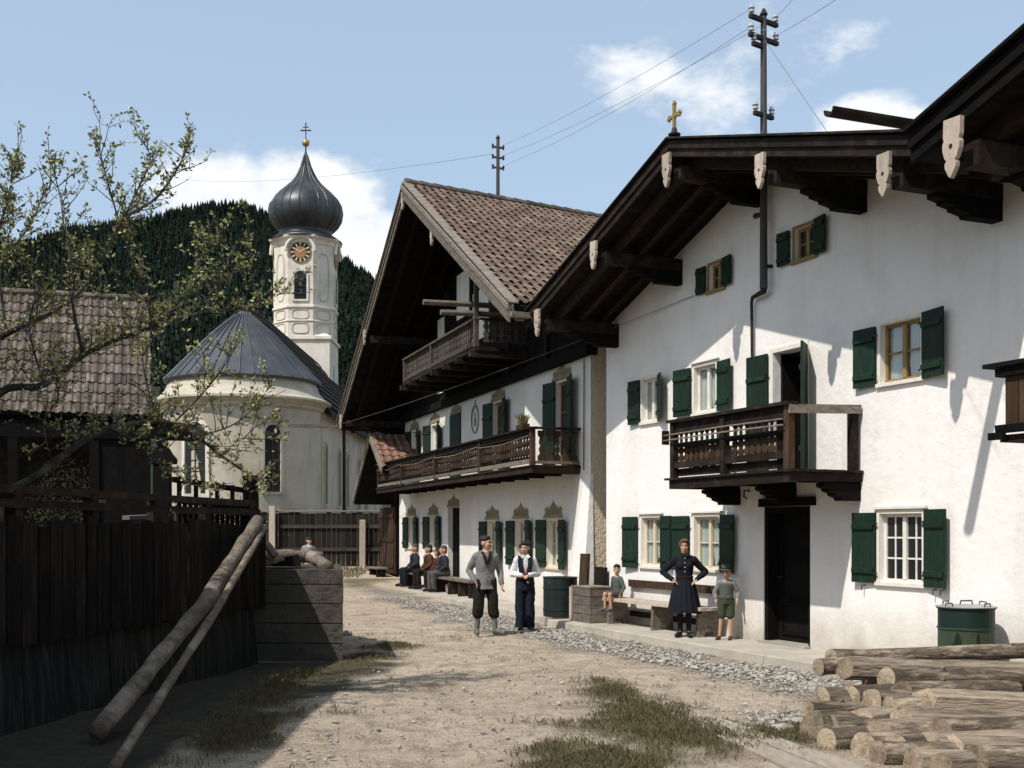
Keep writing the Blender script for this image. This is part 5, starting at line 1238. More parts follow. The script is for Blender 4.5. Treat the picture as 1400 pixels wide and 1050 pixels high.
o = MB().hexa([tuple(v) for v in (gp(352, 774, 17.0), gp(412, 775, 17.0), gp(412, 775, 17.8), gp(352, 774, 17.8), gp(356, 771, 17.02), gp(408, 757, 17.05), gp(408, 757, 17.7), gp(356, 771, 17.7))]).build('plank', 'wood_black', label='dark board lying askew on the terrace end wall', cat='plank')
# ---------------------------------------------------------------- masts, wires, roof cross
def mast_1():
    q = F1.at(1044, 395, .14); top = F1.at(1040, 12, .14)
    x = q.x; e = empty('utility_pole', F1.w((x, -.14, 0)), F1.ang, 'tall iron service pole with three cross arms rising through the near roof', 'pole')
    z0, z1 = q.z, top.z - .15
    MB().tube([(0, 0, z0), (0, 0, 7.2), (0, 0, z1)], [.06, .055, .045], 10).build('mast', 'iron_mast', e)
    MB().lathe([(.05, z1), (.065, z1 + .03), (.02, z1 + .12)], 8).build('cap', 'iron', e)
    zs = [F1.at(1040, y, .14).z for y in (31, 56, 67, 160)]
    arms = []
    for z, w, n in ((zs[0], .62, 2), (zs[1], .64, 3), (zs[2], .26, 1), (zs[3], .42, 0)):
        d = Vector((-.237, .971, 0)); a = Vector((0, 0, z)) - d * w * (.5 if n != 1 else .95); b = Vector((0, 0, z)) + d * w * (.5 if n != 1 else .05)
        ar = MB().bar(a, b, .06, .06).build('cross_arm', 'iron', e)
        for k in range(n if n else 2):
            c = a.lerp(b, (.06 + .88 * k / max(1, n - 1)) if n != 1 else .1); MB().lathe([(.015, .0), (.02, .05), (.045, .06), (.035, .10), (.05, .12), (.025, .17)], 8, c).build('insulator', 'insulator', ar); arms.append(c + Vector((0, 0, .12)))
    # bracket and bent conduit on the wall
    MB().tube([(0, 0, z0 + .02), (-.02, .02, z0 - .03), (-.38, .06, z0 - .06), (-.42, .07, z0 - .12), (-.42, .08, 4.55)], [.05, .045, .03, .026, .024], 8).build('conduit', 'iron', e)
    MB().tube([(0, .0, z0 + 1.15), (-.20, -.02, z0 + 1.16)], [.03, .045], 7).build('bracket', 'iron', e); MB().tube([(0, .0, z0 + .35), (.03, .14, z0 + .35)], .03, 6).build('wall_bracket', 'iron', e)
    M = Matrix.Translation(e.location) @ Matrix.Rotation(F1.ang, 4, 'Z')
    return [M @ a for a in arms], M @ Vector((.03, 0, zs[1] - .03))
mat('iron_mast', (.085, .075, .068), (.04, .034, .03), 6, (4, 4, .6), rough=.7); mat('insulator', (.45, .44, .42), (.3, .29, .28), 8, rough=.3)
A1, GUY = mast_1()
def mast_2():
    t = 3.0
    for i in range(400):
        t = i * .02; w = F2.w(RIDGE2 + RDIR2 * t); x = CXP + FPX * w.x / w.y
        if x >= 680: break
    Y = w.y; z1 = gp(680, 190, Y).z
    e = empty('utility_pole', (w.x, w.y, 0), 0, 'service pole with three cross arms on the tiled ridge of the middle house', 'pole')
    MB().tube([(0, 0, w.z - .6), (0, 0, z1)], [.055, .045], 9).build('mast', 'iron_mast', e); MB().lathe([(.05, z1), (.06, z1 + .03), (.02, z1 + .10)], 8).build('cap', 'iron', e)
    arms = []
    for y in (202, 216, 230):
        z = gp(680, y, Y).z; a, b = Vector((-.14, .0, z + .03)), Vector((.15, -.02, z - .02)); ar = MB().bar(a, b, .045, .05).build('cross_arm', 'iron', e)
        for c in (a, b): MB().lathe([(.015, -.05), (.03, -.03), (.02, 0), (.035, .04), (.02, .08)], 8, c).build('insulator', 'iron', ar); arms.append(c + Vector((w.x, w.y, .08)))
    return arms
A2 = mast_2()
def wire(lab, a, b, sag, r=.0035, n=14):
    a, b = Vector(a), Vector(b); c = a
    P = [a.lerp(b, i / n) - Vector((0, 0, sag * 4 * (i / n) * (1 - i / n))) - c for i in range(n + 1)]
    o = MB().tube(P, r, 4).build('overhead_wire', 'wire', label=lab, cat='wire', group='overhead wires'); o.location = c
def wires():
    wire('uppermost overhead wire between the two roof poles', A1[0], A2[1], .12); wire('middle overhead wire between the two roof poles', A1[1], A2[3], .14); wire('lowest overhead wire between the two roof poles', A1[2], A2[5], .16)
    wire('overhead wire leaving the tall pole to the upper right, left strand', A1[1], gp(1150, -80, 11.5), .03); wire('overhead wire leaving the tall pole to the upper right, right strand', A1[4], gp(1230, -60, 11.0), .03)
    wire('slanting guy wire from the tall pole down to the roof', GUY, F1.w((7.4, -.3, 7.1)), .0, .006)
    wire('thin service wire from the near house wall across to the church side', F1.w(F1.at(949, 404, .02)), F2.w((-17.2, -2.2, 5.35)), .12, .006)
    wire('wire from the far pole down behind the onion dome', A2[2], gp(245, 245, 75), .4, .005)
wires()
def roof_cross():
    q = F1.w((5.147, -1.55, 7.80)); e = empty('roof_cross', q, F1.ang, 'small gilt iron cross on the gable peak of the near house', 'cross')
    m = MB(); m.box(-.025, .025, -.02, .02, 0, .46); m.box(-.14, .14, -.018, .018, .27, .32); m.build('cross_bars', 'gilt', e)
    for (x, z) in ((-.15, .295), (.15, .295), (0, .48)):
        t = MB()
        for (dx, dz) in ((-.03, 0), (.03, 0), (0, .03), (0, -.03)): t.ball((x + dx, 0, z + dz), .024, 8)
        t.build('trefoil', 'gilt', e)
    MB().lathe([(.09, 0), (.10, .02), (.05, .05), (.04, .10), (.03, .12)], 10).build('base', 'iron', e)
roof_cross()
# ---------------------------------------------------------------- people
mat('skin', (.50, .29, .19), (.43, .24, .155), 9, rough=.6, spec=.35); mat('lips', (.28, .11, .085), rough=.6); mat('eye', (.02, .016, .014), rough=.3)
mat('hair_dark', (.022, .015, .011), (.012, .009, .007), 30, rough=.6, bump=.6, bscale=60); mat('hair_brown', (.11, .055, .028), (.06, .03, .017), 30, rough=.6, bump=.6, bscale=60); mat('hair_grey', (.10, .085, .07), (.05, .042, .035), 30, rough=.6, bump=.6, bscale=60)
def cloth(n, c, k=.7, b=.45): mat(n, c, tuple(v * k for v in c), 18, rough=.92, bump=b, bscale=30, spec=.15, third=tuple(v * .6 for v in c), third_scale=3.5, third_amt=.45)
cloth('knit_grey', (.20, .195, .185)); cloth('black_cloth', (.018, .017, .017)); cloth('trouser_brown', (.018, .015, .012)); cloth('sock_grey', (.20, .19, .18)); cloth('white_shirt', (.66, .65, .63), .85); cloth('navy', (.013, .016, .026)); cloth('navy_dress', (.013, .0145, .020))
cloth('grey_shirt', (.23, .235, .225)); cloth('vest_green', (.10, .115, .10)); cloth('shorts_green', (.055, .072, .042)); cloth('jacket_dark', (.03, .034, .042)); cloth('jacket_brown', (.085, .04, .026)); cloth('trouser_grey', (.095, .09, .085)); cloth('hat_green', (.085, .088, .062)); cloth('shirt_red', (.30, .17, .15)); cloth('jacket_grey', (.32, .32, .31))
mat('shoe_black', (.016, .014, .013), rough=.5); mat('shoe_brown', (.10, .065, .045), (.06, .04, .03), 12, rough=.6); mat('shoe_grey', (.14, .12, .11), (.08, .07, .06), 12, rough=.6); mat('leather_belt', (.07, .04, .025), rough=.5)

def remesh(mb, voxel, name, m, parent, it=4, fold=0.0, fscale=9.0, smooth=True):
    me = mb.mesh('tmp'); o = bpy.data.objects.new('tmp', me); col.objects.link(o)
    md = o.modifiers.new('r', 'REMESH'); md.mode = 'VOXEL'; md.voxel_size = voxel
    if it: ms = o.modifiers.new('s', 'SMOOTH'); ms.iterations = it; ms.factor = .5
    dg = bpy.context.evaluated_depsgraph_get(); me2 = bpy.data.meshes.new_from_object(o.evaluated_get(dg), depsgraph=dg)
    bpy.data.objects.remove(o); bpy.data.meshes.remove(me)
    if fold:
        n = len(me2.vertices); co = np.empty(n * 3); me2.vertices.foreach_get('co', co); co = co.reshape(-1, 3); nr = np.empty(n * 3); me2.vertices.foreach_get('normal', nr); nr = nr.reshape(-1, 3)
        s = np.array([mnoise.noise(Vector((p[0] * fscale + 3, p[1] * fscale, p[2] * fscale * .55 + p[0] * 4))) + .5 * mnoise.noise(Vector((p[0] * fscale * 2.3, p[1] * fscale * 2.3, p[2] * fscale * 1.6))) for p in co])
        co += nr * (s * fold)[:, None]; me2.vertices.foreach_set('co', co.ravel())
    me2.polygons.foreach_set('use_smooth', [smooth] * len(me2.polygons)); me2.update()
    me2.materials.clear(); me2.materials.append(MATS[m]); me2.name = name
    return link(name, me2, parent)

class Pose:
    """Joints of a figure 1.75 m tall facing -Y; all limbs in metres before scaling."""
    def __init__(s, dz=0, lean=0, head=0, tilt=0, hs=1.12, slim=1.0, **j):
        s.dz, s.lean, s.yaw, s.tilt, s.hs, s.slim = dz, lean, head, tilt, hs, slim
        d = dict(shR=(-.168, .0, 1.375), shL=(.168, .0, 1.375), elR=(-.25, .04, 1.13), elL=(.25, .04, 1.13), wrR=(-.25, -.05, .89), wrL=(.25, -.05, .89),
                 hipR=(-.095, 0, .93), hipL=(.095, 0, .93), knR=(-.105, -.02, .50), knL=(.105, -.02, .50), anR=(-.11, .03, .085), anL=(.11, .03, .085), toR=(-.14, -.15, .035), toL=(.14, -.15, .035))
        d.update(j); s.j = {}
        for k, v in d.items():
            v = Vector(v); v.x *= slim if k[:2] in ('sh', 'hi') else 1
            s.j[k] = s.up(v) if k[:2] in ('sh',) or (k[:2] in ('el', 'wr') and k not in ()) else v
        if dz:
            for k in ('hipR', 'hipL'): s.j[k] = s.j[k] + Vector((0, 0, dz))
    def up(s, v): v = Vector(v); return Vector((v.x, v.y - s.lean * (v.z - .93), v.z + s.dz))
    def hd(s, v):                  # head-local point (about the neck) turned and tilted
        v = Vector(v); c = s.up((0, 0, 1.452)); r = Matrix.Rotation(s.yaw, 3, 'Z') @ Matrix.Rotation(s.tilt, 3, 'X'); return c + r @ (v * s.hs)
    def hr(s): return Matrix.Rotation(s.yaw, 3, 'Z') @ Matrix.Rotation(s.tilt, 3, 'X')

def hand(mb, wr, el, side, curl=.5, k=1.0, grip=None):
    d = (Vector(wr) - Vector(el)).normalized(); 
    if grip is not None: d = (d * .5 + Vector(grip) * .9).normalized()
    across = Vector((0, -1, 0)) - d * d.dot(Vector((0, -1, 0))); across = across.normalized() if across.length > .2 else d.orthogonal().normalized()
    nrm = across.cross(d) * (1 if side > 0 else -1); p0 = Vector(wr)
    for q in (-.026, -.008, .01, .026): mb.cone(p0 + d * .005 + across * q * .55, p0 + d * .078 * k + across * q, .017, .0125, 7)
    for q, l in ((-.031, .060), (-.0105, .075), (.0105, .080), (.031, .068)):
        a = p0 + d * .078 * k + across * q; b = a + (d * (1 - curl * .35) + nrm * curl * .6).normalized() * l * .5; c = b + (d * (1 - curl) + nrm * curl).normalized() * l * .5
        mb.cone(a, b, .0098, .009, 6); mb.cone(b, c, .009, .0075, 6)
    t0 = p0 + d * .022 + across * .026; t1 = t0 + (d * .6 + across * .75 + nrm * .2).normalized() * .042; t2 = t1 + (d + across * .15 + nrm * .3).normalized() * .034
    mb.cone(t0, t1, .0125, .0105, 6); mb.cone(t1, t2, .0105, .0085, 6)

TORSO = [(.86, .150, .110), (.93, .165, .118), (1.0, .152, .110), (1.1, .140, .102), (1.2, .152, .108), (1.30, .165, .116), (1.37, .155, .104), (1.42, .110, .080), (1.47, .062, .060)]
def torso(mb, P, g, z0=.86, z1=1.47, sx=1.0, hem=None, n=18):
    r = []
    for (z, rx, ry) in TORSO:
        if z0 - 1e-6 <= z <= z1 + 1e-6: c = P.up((0, 0, z)); r.append((c.x, c.y, c.z, rx * P.slim * sx + g, ry * sx + g))
    if hem: h = hem; c = P.up((0, 0, h[0])); r.insert(0, (c.x, c.y, c.z, h[1], h[2]))
    mb.loft(r, n)
def arm(mb, P, s, g, to=1.0, upper=True):
    j = P.j; sh, el, wr = j['sh' + s], j['el' + s], j['wr' + s]
    mb.cone(sh, el, .052 + g, .042 + g, 10); w2 = el.lerp(wr, to); mb.cone(el, w2, .041 + g, lerp(.041, .028, to) + g, 10)
def leg(mb, P, s, g, z_to=1.0, gk=None, flare=0):
    j = P.j; h, k, a = j['hip' + s], j['kn' + s], j['an' + s]; gk = g if gk is None else gk
    mb.cone(h, k, .082 + g, .056 + gk, 12)
    if z_to > 0:
        e = k.lerp(a, z_to); mb.cone(k, e, .056 + gk, lerp(.056, .038, z_to) + gk + flare, 12)
        c = k.lerp(a, .3) + Vector((0, .015, 0)); mb.ball(c, .054 + gk, 10)

def body(P, e, vox):
    mb = MB(); torso(mb, P, 0)
    mb.cone(P.up((0, .005, 1.42)), P.hd((0, .0, .05)), .056, .052, 10)
    hr = P.hr(); hs = P.hs
    B = lambda c, r: mb.ball(P.hd(c), tuple(q * hs for q in r), 14, hr)
    B((0, .015, .152), (.074, .094, .098)); B((0, -.02, .105), (.060, .072, .085)); B((0, -.035, .055), (.042, .045, .042)); B((0, -.076, .028 + .02), (.018, .016, .016))
    B((0, -.078, .168), (.050, .014, .012))                              # brow
    mb.cone(P.hd((0, -.088, .140)), P.hd((0, -.112, .108)), .010 * hs, .0145 * hs, 7)   # nose
    for s in (-1, 1):
        B((s * .075, .012, .125), (.011, .022, .032)); B((s * .036, -.070, .115), (.024, .018, .022))    # ears, cheeks
    B((0, -.088, .074), (.024, .010, .010))
    for s in 'RL':
        arm(mb, P, s, 0); leg(mb, P, s, 0); a, t = P.j['an' + s], P.j['to' + s]; mb.cone(a, t, .036, .028, 9); mb.cone(a + Vector((0, .04, -.045)), t, .034, .03, 9)
        hand(mb, P.j['wr' + s], P.j['el' + s], 1 if s == 'L' else -1, P.curl, 1.0, P.grip.get(s))
    o = remesh(mb, vox, 'body', 'skin', e, 2)
    ey = MB()
    for s in (-1, 1): ey.ball(P.hd((s * .031, -.082, .143)), (.011 * hs, .007 * hs, .006 * hs), 8, hr)
    ey.build('eyes', 'eye', e)
    br = MB()
    for s in (-1, 1): br.cone(P.hd((s * .018, -.091, .165)), P.hd((s * .048, -.080, .166)), .004 * hs, .003 * hs, 6)
    br.build('eyebrows', P.hairm, e)
    MB().ball(P.hd((0, -.0965, .074)), (.021 * hs, .006 * hs, .0065 * hs), 8, hr).build('lips', 'lips', e)

def hair(P, e, style, m, vox=.010):
    mb = MB(); hr = P.hr(); hs = P.hs; B = lambda c, r: mb.ball(P.hd(c), tuple(q * hs for q in r), 14, hr)
    B((0, .020, .192), (.080, .098, .072)); B((0, -.040, .222), (.058, .044, .026)); B((0, .050, .135), (.077, .064, .088)); B((0, .07, .08), (.058, .040, .05))
    if style == 'waves':
        for s in (-1, 1): B((s * .068, .0, .155), (.026, .055, .060)); B((s * .062, .03, .10), (.030, .045, .040))
        B((0, .095, .10), (.055, .045, .05)); B((.03, -.055, .225), (.045, .035, .028))
    if style == 'curls':
        for i in range(26):
            a = i * 2.4; z = .12 + .13 * ((i * .37) % 1); r = .078 * math.sqrt(max(.05, 1 - ((z - .16) / .12) ** 2)); y = .035 + r * math.sin(a)
            if y > -.045 or z > .2: B((r * 1.05 * math.cos(a), y, z), (.030, .030, .028))
    remesh(mb, vox * hs, 'hair', m, e, 2, .004, 40)

def shoe(P, e, s, m, boot=0):
    a, t = P.j['an' + s], P.j['to' + s]; mb = MB(); mb.cone(a + Vector((0, .01, -.01)), t + Vector((0, 0, .012)), .046, .036, 10); mb.cone(a + Vector((0, .045, -.045)), t + Vector((0, 0, .0)), .040, .036, 10)
    if boot: mb.cone(a + Vector((0, 0, boot)), a, .05, .05, 10)
    o = remesh(mb, .011, 'shoe', m, e, 2)
    d = (t - a); d.z = 0; L = d.length; d.normalize(); lo = min(a.z - .085, t.z - .035)
    return o

def make_person(lab, loc, heading, H, P, clothes, hairm='hair_dark', hairst='short', vox=.009, curl=.5, grip=None, hat=None):
    e = empty('person', loc, heading, lab, 'person'); P.curl, P.grip, P.hairm = curl, grip or {}, hairm
    body(P, e, vox)
    if hairst: hair(P, e, hairst, hairm)
    clothes(P, e)
    if hat == 'felt':
        hr = P.hr(); mb = MB(); hs = P.hs; c = P.hd((0, .01, .185)); vs0 = len(mb.v)
        mb.lathe([(.155, -.012), (.158, -.004), (.150, .004), (.098, .012), (.094, .03), (.088, .085), (.070, .108), (.03, .098), (.004, .094)], 24)
        mb.v = [tuple(c + hr @ (Matrix.Rotation(R(-6), 3, 'X') @ (Vector(v) * hs))) for v in mb.v]; o = mb.build('hat', 'hat_green', e, smooth=True)
        b = MB(); b.lathe([(.0965, .013), (.096, .034)], 24); b.v = [tuple(c + hr @ (Matrix.Rotation(R(-6), 3, 'X') @ (Vector(v) * hs * 1.01))) for v in b.v]; b.build('hat_band', 'black_cloth', o)
    if hat == 'cap':
        mb = MB(); hr = P.hr(); mb.ball(P.hd((0, .012, .195)), (.10, .118, .055), 14, hr); mb.ball(P.hd((0, -.10, .185)), (.06, .05, .010), 12, hr); remesh(mb, .009, 'cap', 'jacket_dark', e, 1)
    e.scale = (H / 1.75,) * 3
    return e

def strip(mb, pts, w, nrm):        # flat ribbon through points
    nrm = Vector(nrm); pts = [Vector(p) for p in pts]
    vs = []
    for i, p in enumerate(pts):
        d = (pts[min(i + 1, len(pts) - 1)] - pts[max(i - 1, 0)]).normalized(); s = d.cross(nrm).normalized() * w / 2; vs += [p - s, p + s, p + s + nrm * .008, p - s + nrm * .008]
    for i in range(len(pts) - 1):
        for k in range(4): mb.add([vs[i * 4 + k], vs[i * 4 + (k + 1) % 4], vs[i * 4 + 4 + (k + 1) % 4], vs[i * 4 + 4 + k]], [(0, 1, 2, 3)])

def jacket(P, e, m, name='jacket', g=.022, hem=.80, flare=.02, shirt='white_shirt', vdepth=.16, sleeve=.93, collar=None, vox=.012):
    mb = MB(); torso(mb, P, g, z1=1.44, hem=(hem, .165 * P.slim + g + flare, .115 + g + flare))
    for s in 'RL': arm(mb, P, s, g * .8, sleeve); mb.cone(P.up((0, .01, 1.44)), P.j['sh' + s], .05 + g * .5, .052 + g * .5, 10)
    o = remesh(mb, vox, name, m, e, 3, .011, 12)
    # shirt front in the opening of the jacket, lapels beside it
    if shirt:
        f = MB(); y = lambda z: -(np.interp(z, [t[0] for t in TORSO], [t[2] for t in TORSO]) + g + .008)
        vs = [P.up((-.055, y(1.43) + .03, 1.45)), P.up((.055, y(1.43) + .03, 1.45)), P.up((.03, y(1.36) - .002, 1.36)), P.up((.004, y(1.44 - vdepth) - .002, 1.44 - vdepth)), P.up((-.004, y(1.44 - vdepth) - .002, 1.44 - vdepth)), P.up((-.03, y(1.36) - .002, 1.36))]
        f.add(vs, [(0, 5, 4, 3, 2, 1)]); f.build('shirt_front', shirt, e)
        l = MB()
        for s in (-1, 1): strip(l, [P.up((s * .075, y(1.43) + .045, 1.46)), P.up((s * .050, y(1.37) - .004, 1.38)), P.up((s * .010, y(1.44 - vdepth) - .006, 1.44 - vdepth - .01))], .05, (0, -1, 0))
        l.build('lapels', collar or m, o)
        b = MB()
        for k in range(3): z = 1.44 - vdepth - .06 - k * .11; b.ball(P.up((.0, y(z) - .008, z)), (.010, .006, .010), 8)
        b.build('buttons', 'black_cloth', o)
    return o
def trousers(P, e, m, g=.020, to=.96, gk=None, flare=.012, waist=1.03, vox=.012):
    mb = MB(); torso(mb, P, g * .7, z1=1.0, sx=1.02)
    for s in 'RL': leg(mb, P, s, g, to, gk, flare)
    return remesh(mb, vox, 'trousers', m, e, 3, .013, 10)

def people():
    # 1 man in grey cardigan, one hand in his pocket, looking at the person beside him
    P = Pose(head=R(52), elR=(-.275, .09, 1.13), wrR=(-.20, -.07, .94), elL=(.265, .03, 1.13), wrL=(.27, -.09, .885), knR=(-.135, -.03, .49), anR=(-.15, .03, .085), toR=(-.175, -.16, .035), knL=(.13, -.05, .50), anL=(.165, -.03, .085), toL=(.29, -.17, .035))
    def c(P, e):
        j = jacket(P, e, 'knit_grey', 'cardigan', .026, .80, .012, 'shirt_red', .20, .93, 'black_cloth')
        k = MB(); torso(k, P, .012, z1=1.0, sx=1.04)
        for s in 'RL': leg(k, P, s, .034, .28, .042, .010)
        remesh(k, .012, 'knickerbockers', 'trouser_brown', e, 3, .016, 10)
        for s in 'RL':
            m = MB(); kk, a = P.j['kn' + s], P.j['an' + s]; m.cone(kk.lerp(a, .22), a, .062, .044, 10); m.ball(kk.lerp(a, .36) + Vector((0, .012, 0)), .062, 10); remesh(m, .011, 'sock', 'sock_grey', e, 2, .003, 20); shoe(P, e, s, 'shoe_grey')
    make_person('man in grey cardigan and dark knickerbockers standing in the lane, hand in pocket', (-.47, 20.96, .0), R(14), 1.77, P, c, 'hair_dark', 'short', curl=.45)
    # 2 person in white shirt, dark waistcoat, long navy trousers, hands together
    P = Pose(head=R(-18), tilt=R(4), slim=.92, elR=(-.25, .02, 1.10), wrR=(-.075, -.20, 1.075), elL=(.25, .02, 1.10), wrL=(.075, -.20, 1.085), knR=(-.085, -.01, .5), knL=(.085, -.01, .5), anR=(-.08, .02, .085), anL=(.08, .02, .085), toR=(-.11, -.15, .035), toL=(.11, -.15, .035))
    def c(P, e):
        mb = MB(); torso(mb, P, .018, z1=1.47)
        for s in 'RL': arm(mb, P, s, .022, .95); mb.cone(P.up((0, .01, 1.44)), P.j['sh' + s], .055, .06, 10)
        o = remesh(mb, .012, 'shirt', 'white_shirt', e, 3, .012, 12)
        k = MB()
        for s in (-1, 1): k.add([(0, 0, 0)], []); strip(k, [P.up((s * .03, -.085, 1.47)), P.up((s * .075, -.128, 1.42))], .055, (0, -1, 0))
        k.build('collar', 'white_shirt', o)
        v = MB(); torso(v, P, .030, z0=1.0, z1=1.1, sx=1.0); vv = remesh(v, .012, 'waistcoat', 'navy', e, 2, .003)
        w = MB()
        for s in (-1, 1): strip(w, [P.up((s * .085, -.075, 1.45)), P.up((s * .10, -.138, 1.36)), P.up((s * .095, -.150, 1.26)), P.up((s * .075, -.148, 1.16)), P.up((s * .055, -.140, 1.06))], .095, (0, -1, 0)); strip(w, [P.up((s * .105, -.075, 1.45)), P.up((s * .11, .10, 1.42)), P.up((s * .09, .14, 1.28))], .085, (0, -.2, 1))
        w.build('waistcoat_straps', 'navy', vv)
        t = MB(); t.loft([(0, 0, 1.08, .152, .125), (0, 0, 1.0, .172, .135), (0, 0, .9, .185, .142), (0, 0, .78, .185, .14)], 20)
        for s, sx in (('R', -1), ('L', 1)): t.loft([(sx * .092, 0, .84, .098, .128), (sx * .095, -.005, .6, .098, .12), (sx * .095, -.002, .3, .098, .12), (sx * .095, .0, .06, .102, .125)], 16)
        remesh(t, .012, 'trousers', 'navy', e, 2, .016, 9)
        for s in 'RL': shoe(P, e, s, 'shoe_black')
        b = MB(); b.ball((.0, -.235, 1.10), (.05, .03, .035), 10); b.build('held_bundle', 'jacket_brown', e)
    make_person('person in white shirt, dark waistcoat and long navy trousers beside the man in cardigan', (.24, 21.9, .0), R(2), 1.66, P, c, 'hair_dark', 'curls', curl=.75)
    # 3 woman in dark dress, hands on hips
    P = Pose(head=R(-6), slim=.94, elR=(-.375, .07, 1.15), wrR=(-.205, -.055, 1.015), elL=(.375, .07, 1.15), wrL=(.205, -.055, 1.015), knR=(-.075, -.01, .5), knL=(.075, -.01, .5), anR=(-.07, .02, .085), anL=(.075, -.02, .085), toR=(-.15, -.13, .035), toL=(.09, -.19, .035))
    def c(P, e):
        mb = MB(); torso(mb, P, .014, z0=1.0, z1=1.47); mb.ball(P.up((-.07, -.085, 1.27)), (.07, .06, .07), 10); mb.ball(P.up((.07, -.085, 1.27)), (.07, .06, .07), 10)
        for s in 'RL': arm(mb, P, s, .016, .94); mb.cone(P.up((0, .01, 1.44)), P.j['sh' + s], .055, .058, 10)
        o = remesh(mb, .011, 'dress_bodice', 'navy_dress', e, 3, .011, 12)
        n = 72; rings = [(1.055, .135, .105), (1.03, .150, .118), (.97, .175, .14), (.88, .205, .165), (.75, .235, .19), (.60, .265, .215), (.46, .29, .235), (.43, .292, .238)]; vs = []
        for i, (z, rx, ry) in enumerate(rings):
            for k in range(n):
                a = 2 * math.pi * k / n; pl = 1 + (.045 * min(1, i / 4)) * math.sin(a * 15 + .5 * math.sin(a * 4)) + .02 * math.sin(a * 5 + z * 3); vs.append((rx * pl * math.cos(a), ry * pl * math.sin(a), z + .008 * math.sin(a * 3)))
        fs = [(i * n + k, i * n + (k + 1) % n, (i + 1) * n + (k + 1) % n, (i + 1) * n + k) for i in range(len(rings) - 1) for k in range(n)] + [tuple(range(n))]
        MB().add(vs, fs).build('skirt', 'navy_dress', e, smooth=True)
        MB().loft([(0, 0, 1.035, .155, .124), (0, 0, 1.045, .159, .128), (0, 0, 1.075, .157, .126), (0, 0, 1.085, .150, .12)], 28).build('belt', 'black_cloth', e)
        b = MB()
        for k in range(4): b.ball(P.up((.0, -.13 - .012 * (k in (1, 2)), 1.40 - k * .08)), (.009, .006, .009), 8)
        b.build('buttons', 'trim_white', o)
        k = MB()
        for s in (-1, 1): strip(k, [P.up((s * .02, -.105, 1.425)), P.up((s * .065, -.085, 1.475))], .045, (0, -1, .3))
        k.build('collar', 'navy_dress', o)
        for s in 'RL':
            m = MB(); m.cone(P.j['kn' + s], P.j['an' + s], .062, .042, 10); m.ball(P.j['kn' + s].lerp(P.j['an' + s], .35) + Vector((0, .012, 0)), .060, 10); remesh(m, .012, 'stocking', 'black_cloth', e, 2); shoe(P, e, s, 'shoe_black')
    g = {'R': (.55, -.6, -.35), 'L': (-.55, -.6, -.35)}
    make_person('woman in dark belted dress with hands on hips before the long bench', (2.80, 19.25, .112), R(-4), 1.61, P, c, 'hair_brown', 'waves', curl=.35, grip=g)
    # 4 boy with felt hat, shorts
    P = Pose(head=R(-12), tilt=R(6), hs=1.32, slim=.92, elR=(-.27, .06, 1.14), wrR=(-.24, -.02, .92), elL=(.29, .05, 1.14), wrL=(.25, -.07, .94), knR=(-.12, -.02, .5), anR=(-.16, .02, .085), toR=(-.24, -.14, .035), knL=(.10, -.03, .5), anL=(.10, -.02, .085), toL=(.06, -.19, .035))
    def c(P, e):
        mb = MB(); torso(mb, P, .012, z1=1.45)
        for s in 'RL': arm(mb, P, s, .022, .55); mb.cone(P.up((0, .01, 1.44)), P.j['sh' + s], .055, .058, 10)
        remesh(mb, .013, 'shirt', 'grey_shirt', e, 2, .011)
        v = MB(); torso(v, P, .030, z0=.93, z1=1.37); remesh(v, .013, 'vest', 'vest_green', e, 2, .010)
        t = MB(); torso(t, P, .032, z1=1.0)
        for s in 'RL': t.cone(P.j['hip' + s], P.j['hip' + s].lerp(P.j['kn' + s], .78), .115, .105, 12)
        remesh(t, .013, 'shorts', 'shorts_green', e, 2, .013)
        MB().loft([(0, 0, .985, .182, .146), (0, 0, .99, .188, .15), (0, 0, 1.025, .186, .148), (0, 0, 1.03, .18, .142)], 24).build('belt', 'leather_belt', e)
        for s in 'RL': shoe(P, e, s, 'shoe_brown')
    make_person('boy with felt hat and green shorts standing against the wall by the door', (3.40, 18.8, .112), R(-8), 1.15, P, c, 'hair_brown', 'short', curl=.5, hat='felt')
    # 5 small boy sitting on the end of the long bench
    def seated(h, knee=.44, drop=.46, spread=.10, **kw):
        dz = h - .93
        j = dict(knR=(-spread, -knee, h + .0), knL=(spread, -knee, h + .0), anR=(-spread - .01, -knee + .02, h - drop), anL=(spread + .01, -knee + .06, h - drop), toR=(-spread - .03, -knee - .17, h - drop - .05), toL=(spread + .03, -knee - .13, h - drop - .05)); j.update(kw)
        return Pose(dz=dz, **j)
    k5 = 1.12 / 1.75; P = seated((.60 + .075 - .112) / k5, .40, .42, .10, head=R(40), hs=1.30, slim=.9, lean=.05, elR=(-.26, .06, 1.12), wrR=(-.24, .10, .90), elL=(.26, .02, 1.12), wrL=(.25, -.10, .93))
    def c(P, e):
        mb = MB(); torso(mb, P, .018, z1=1.45)
        for s in 'RL': arm(mb, P, s, .020, .9); mb.cone(P.up((0, .01, 1.44)), P.j['sh' + s], .055, .058, 10)
        remesh(mb, .013, 'sweater', 'vest_green', e, 2, .011)
        t = MB(); torso(t, P, .026, z1=1.0)
        for s in 'RL': t.cone(P.j['hip' + s], P.j['hip' + s].lerp(P.j['kn' + s], .75), .105, .09, 12)
        remesh(t, .013, 'shorts', 'trouser_grey', e, 2, .011)
        for s in 'RL': shoe(P, e, s, 'shoe_grey')
    q = F1.at(843, 800, .42); make_person('small boy in grey sweater sitting on the left end of the long bench', F1.w((q.x, -.40, .112)), F1.ang + R(14), 1.12, P, c, 'hair_dark', 'short')
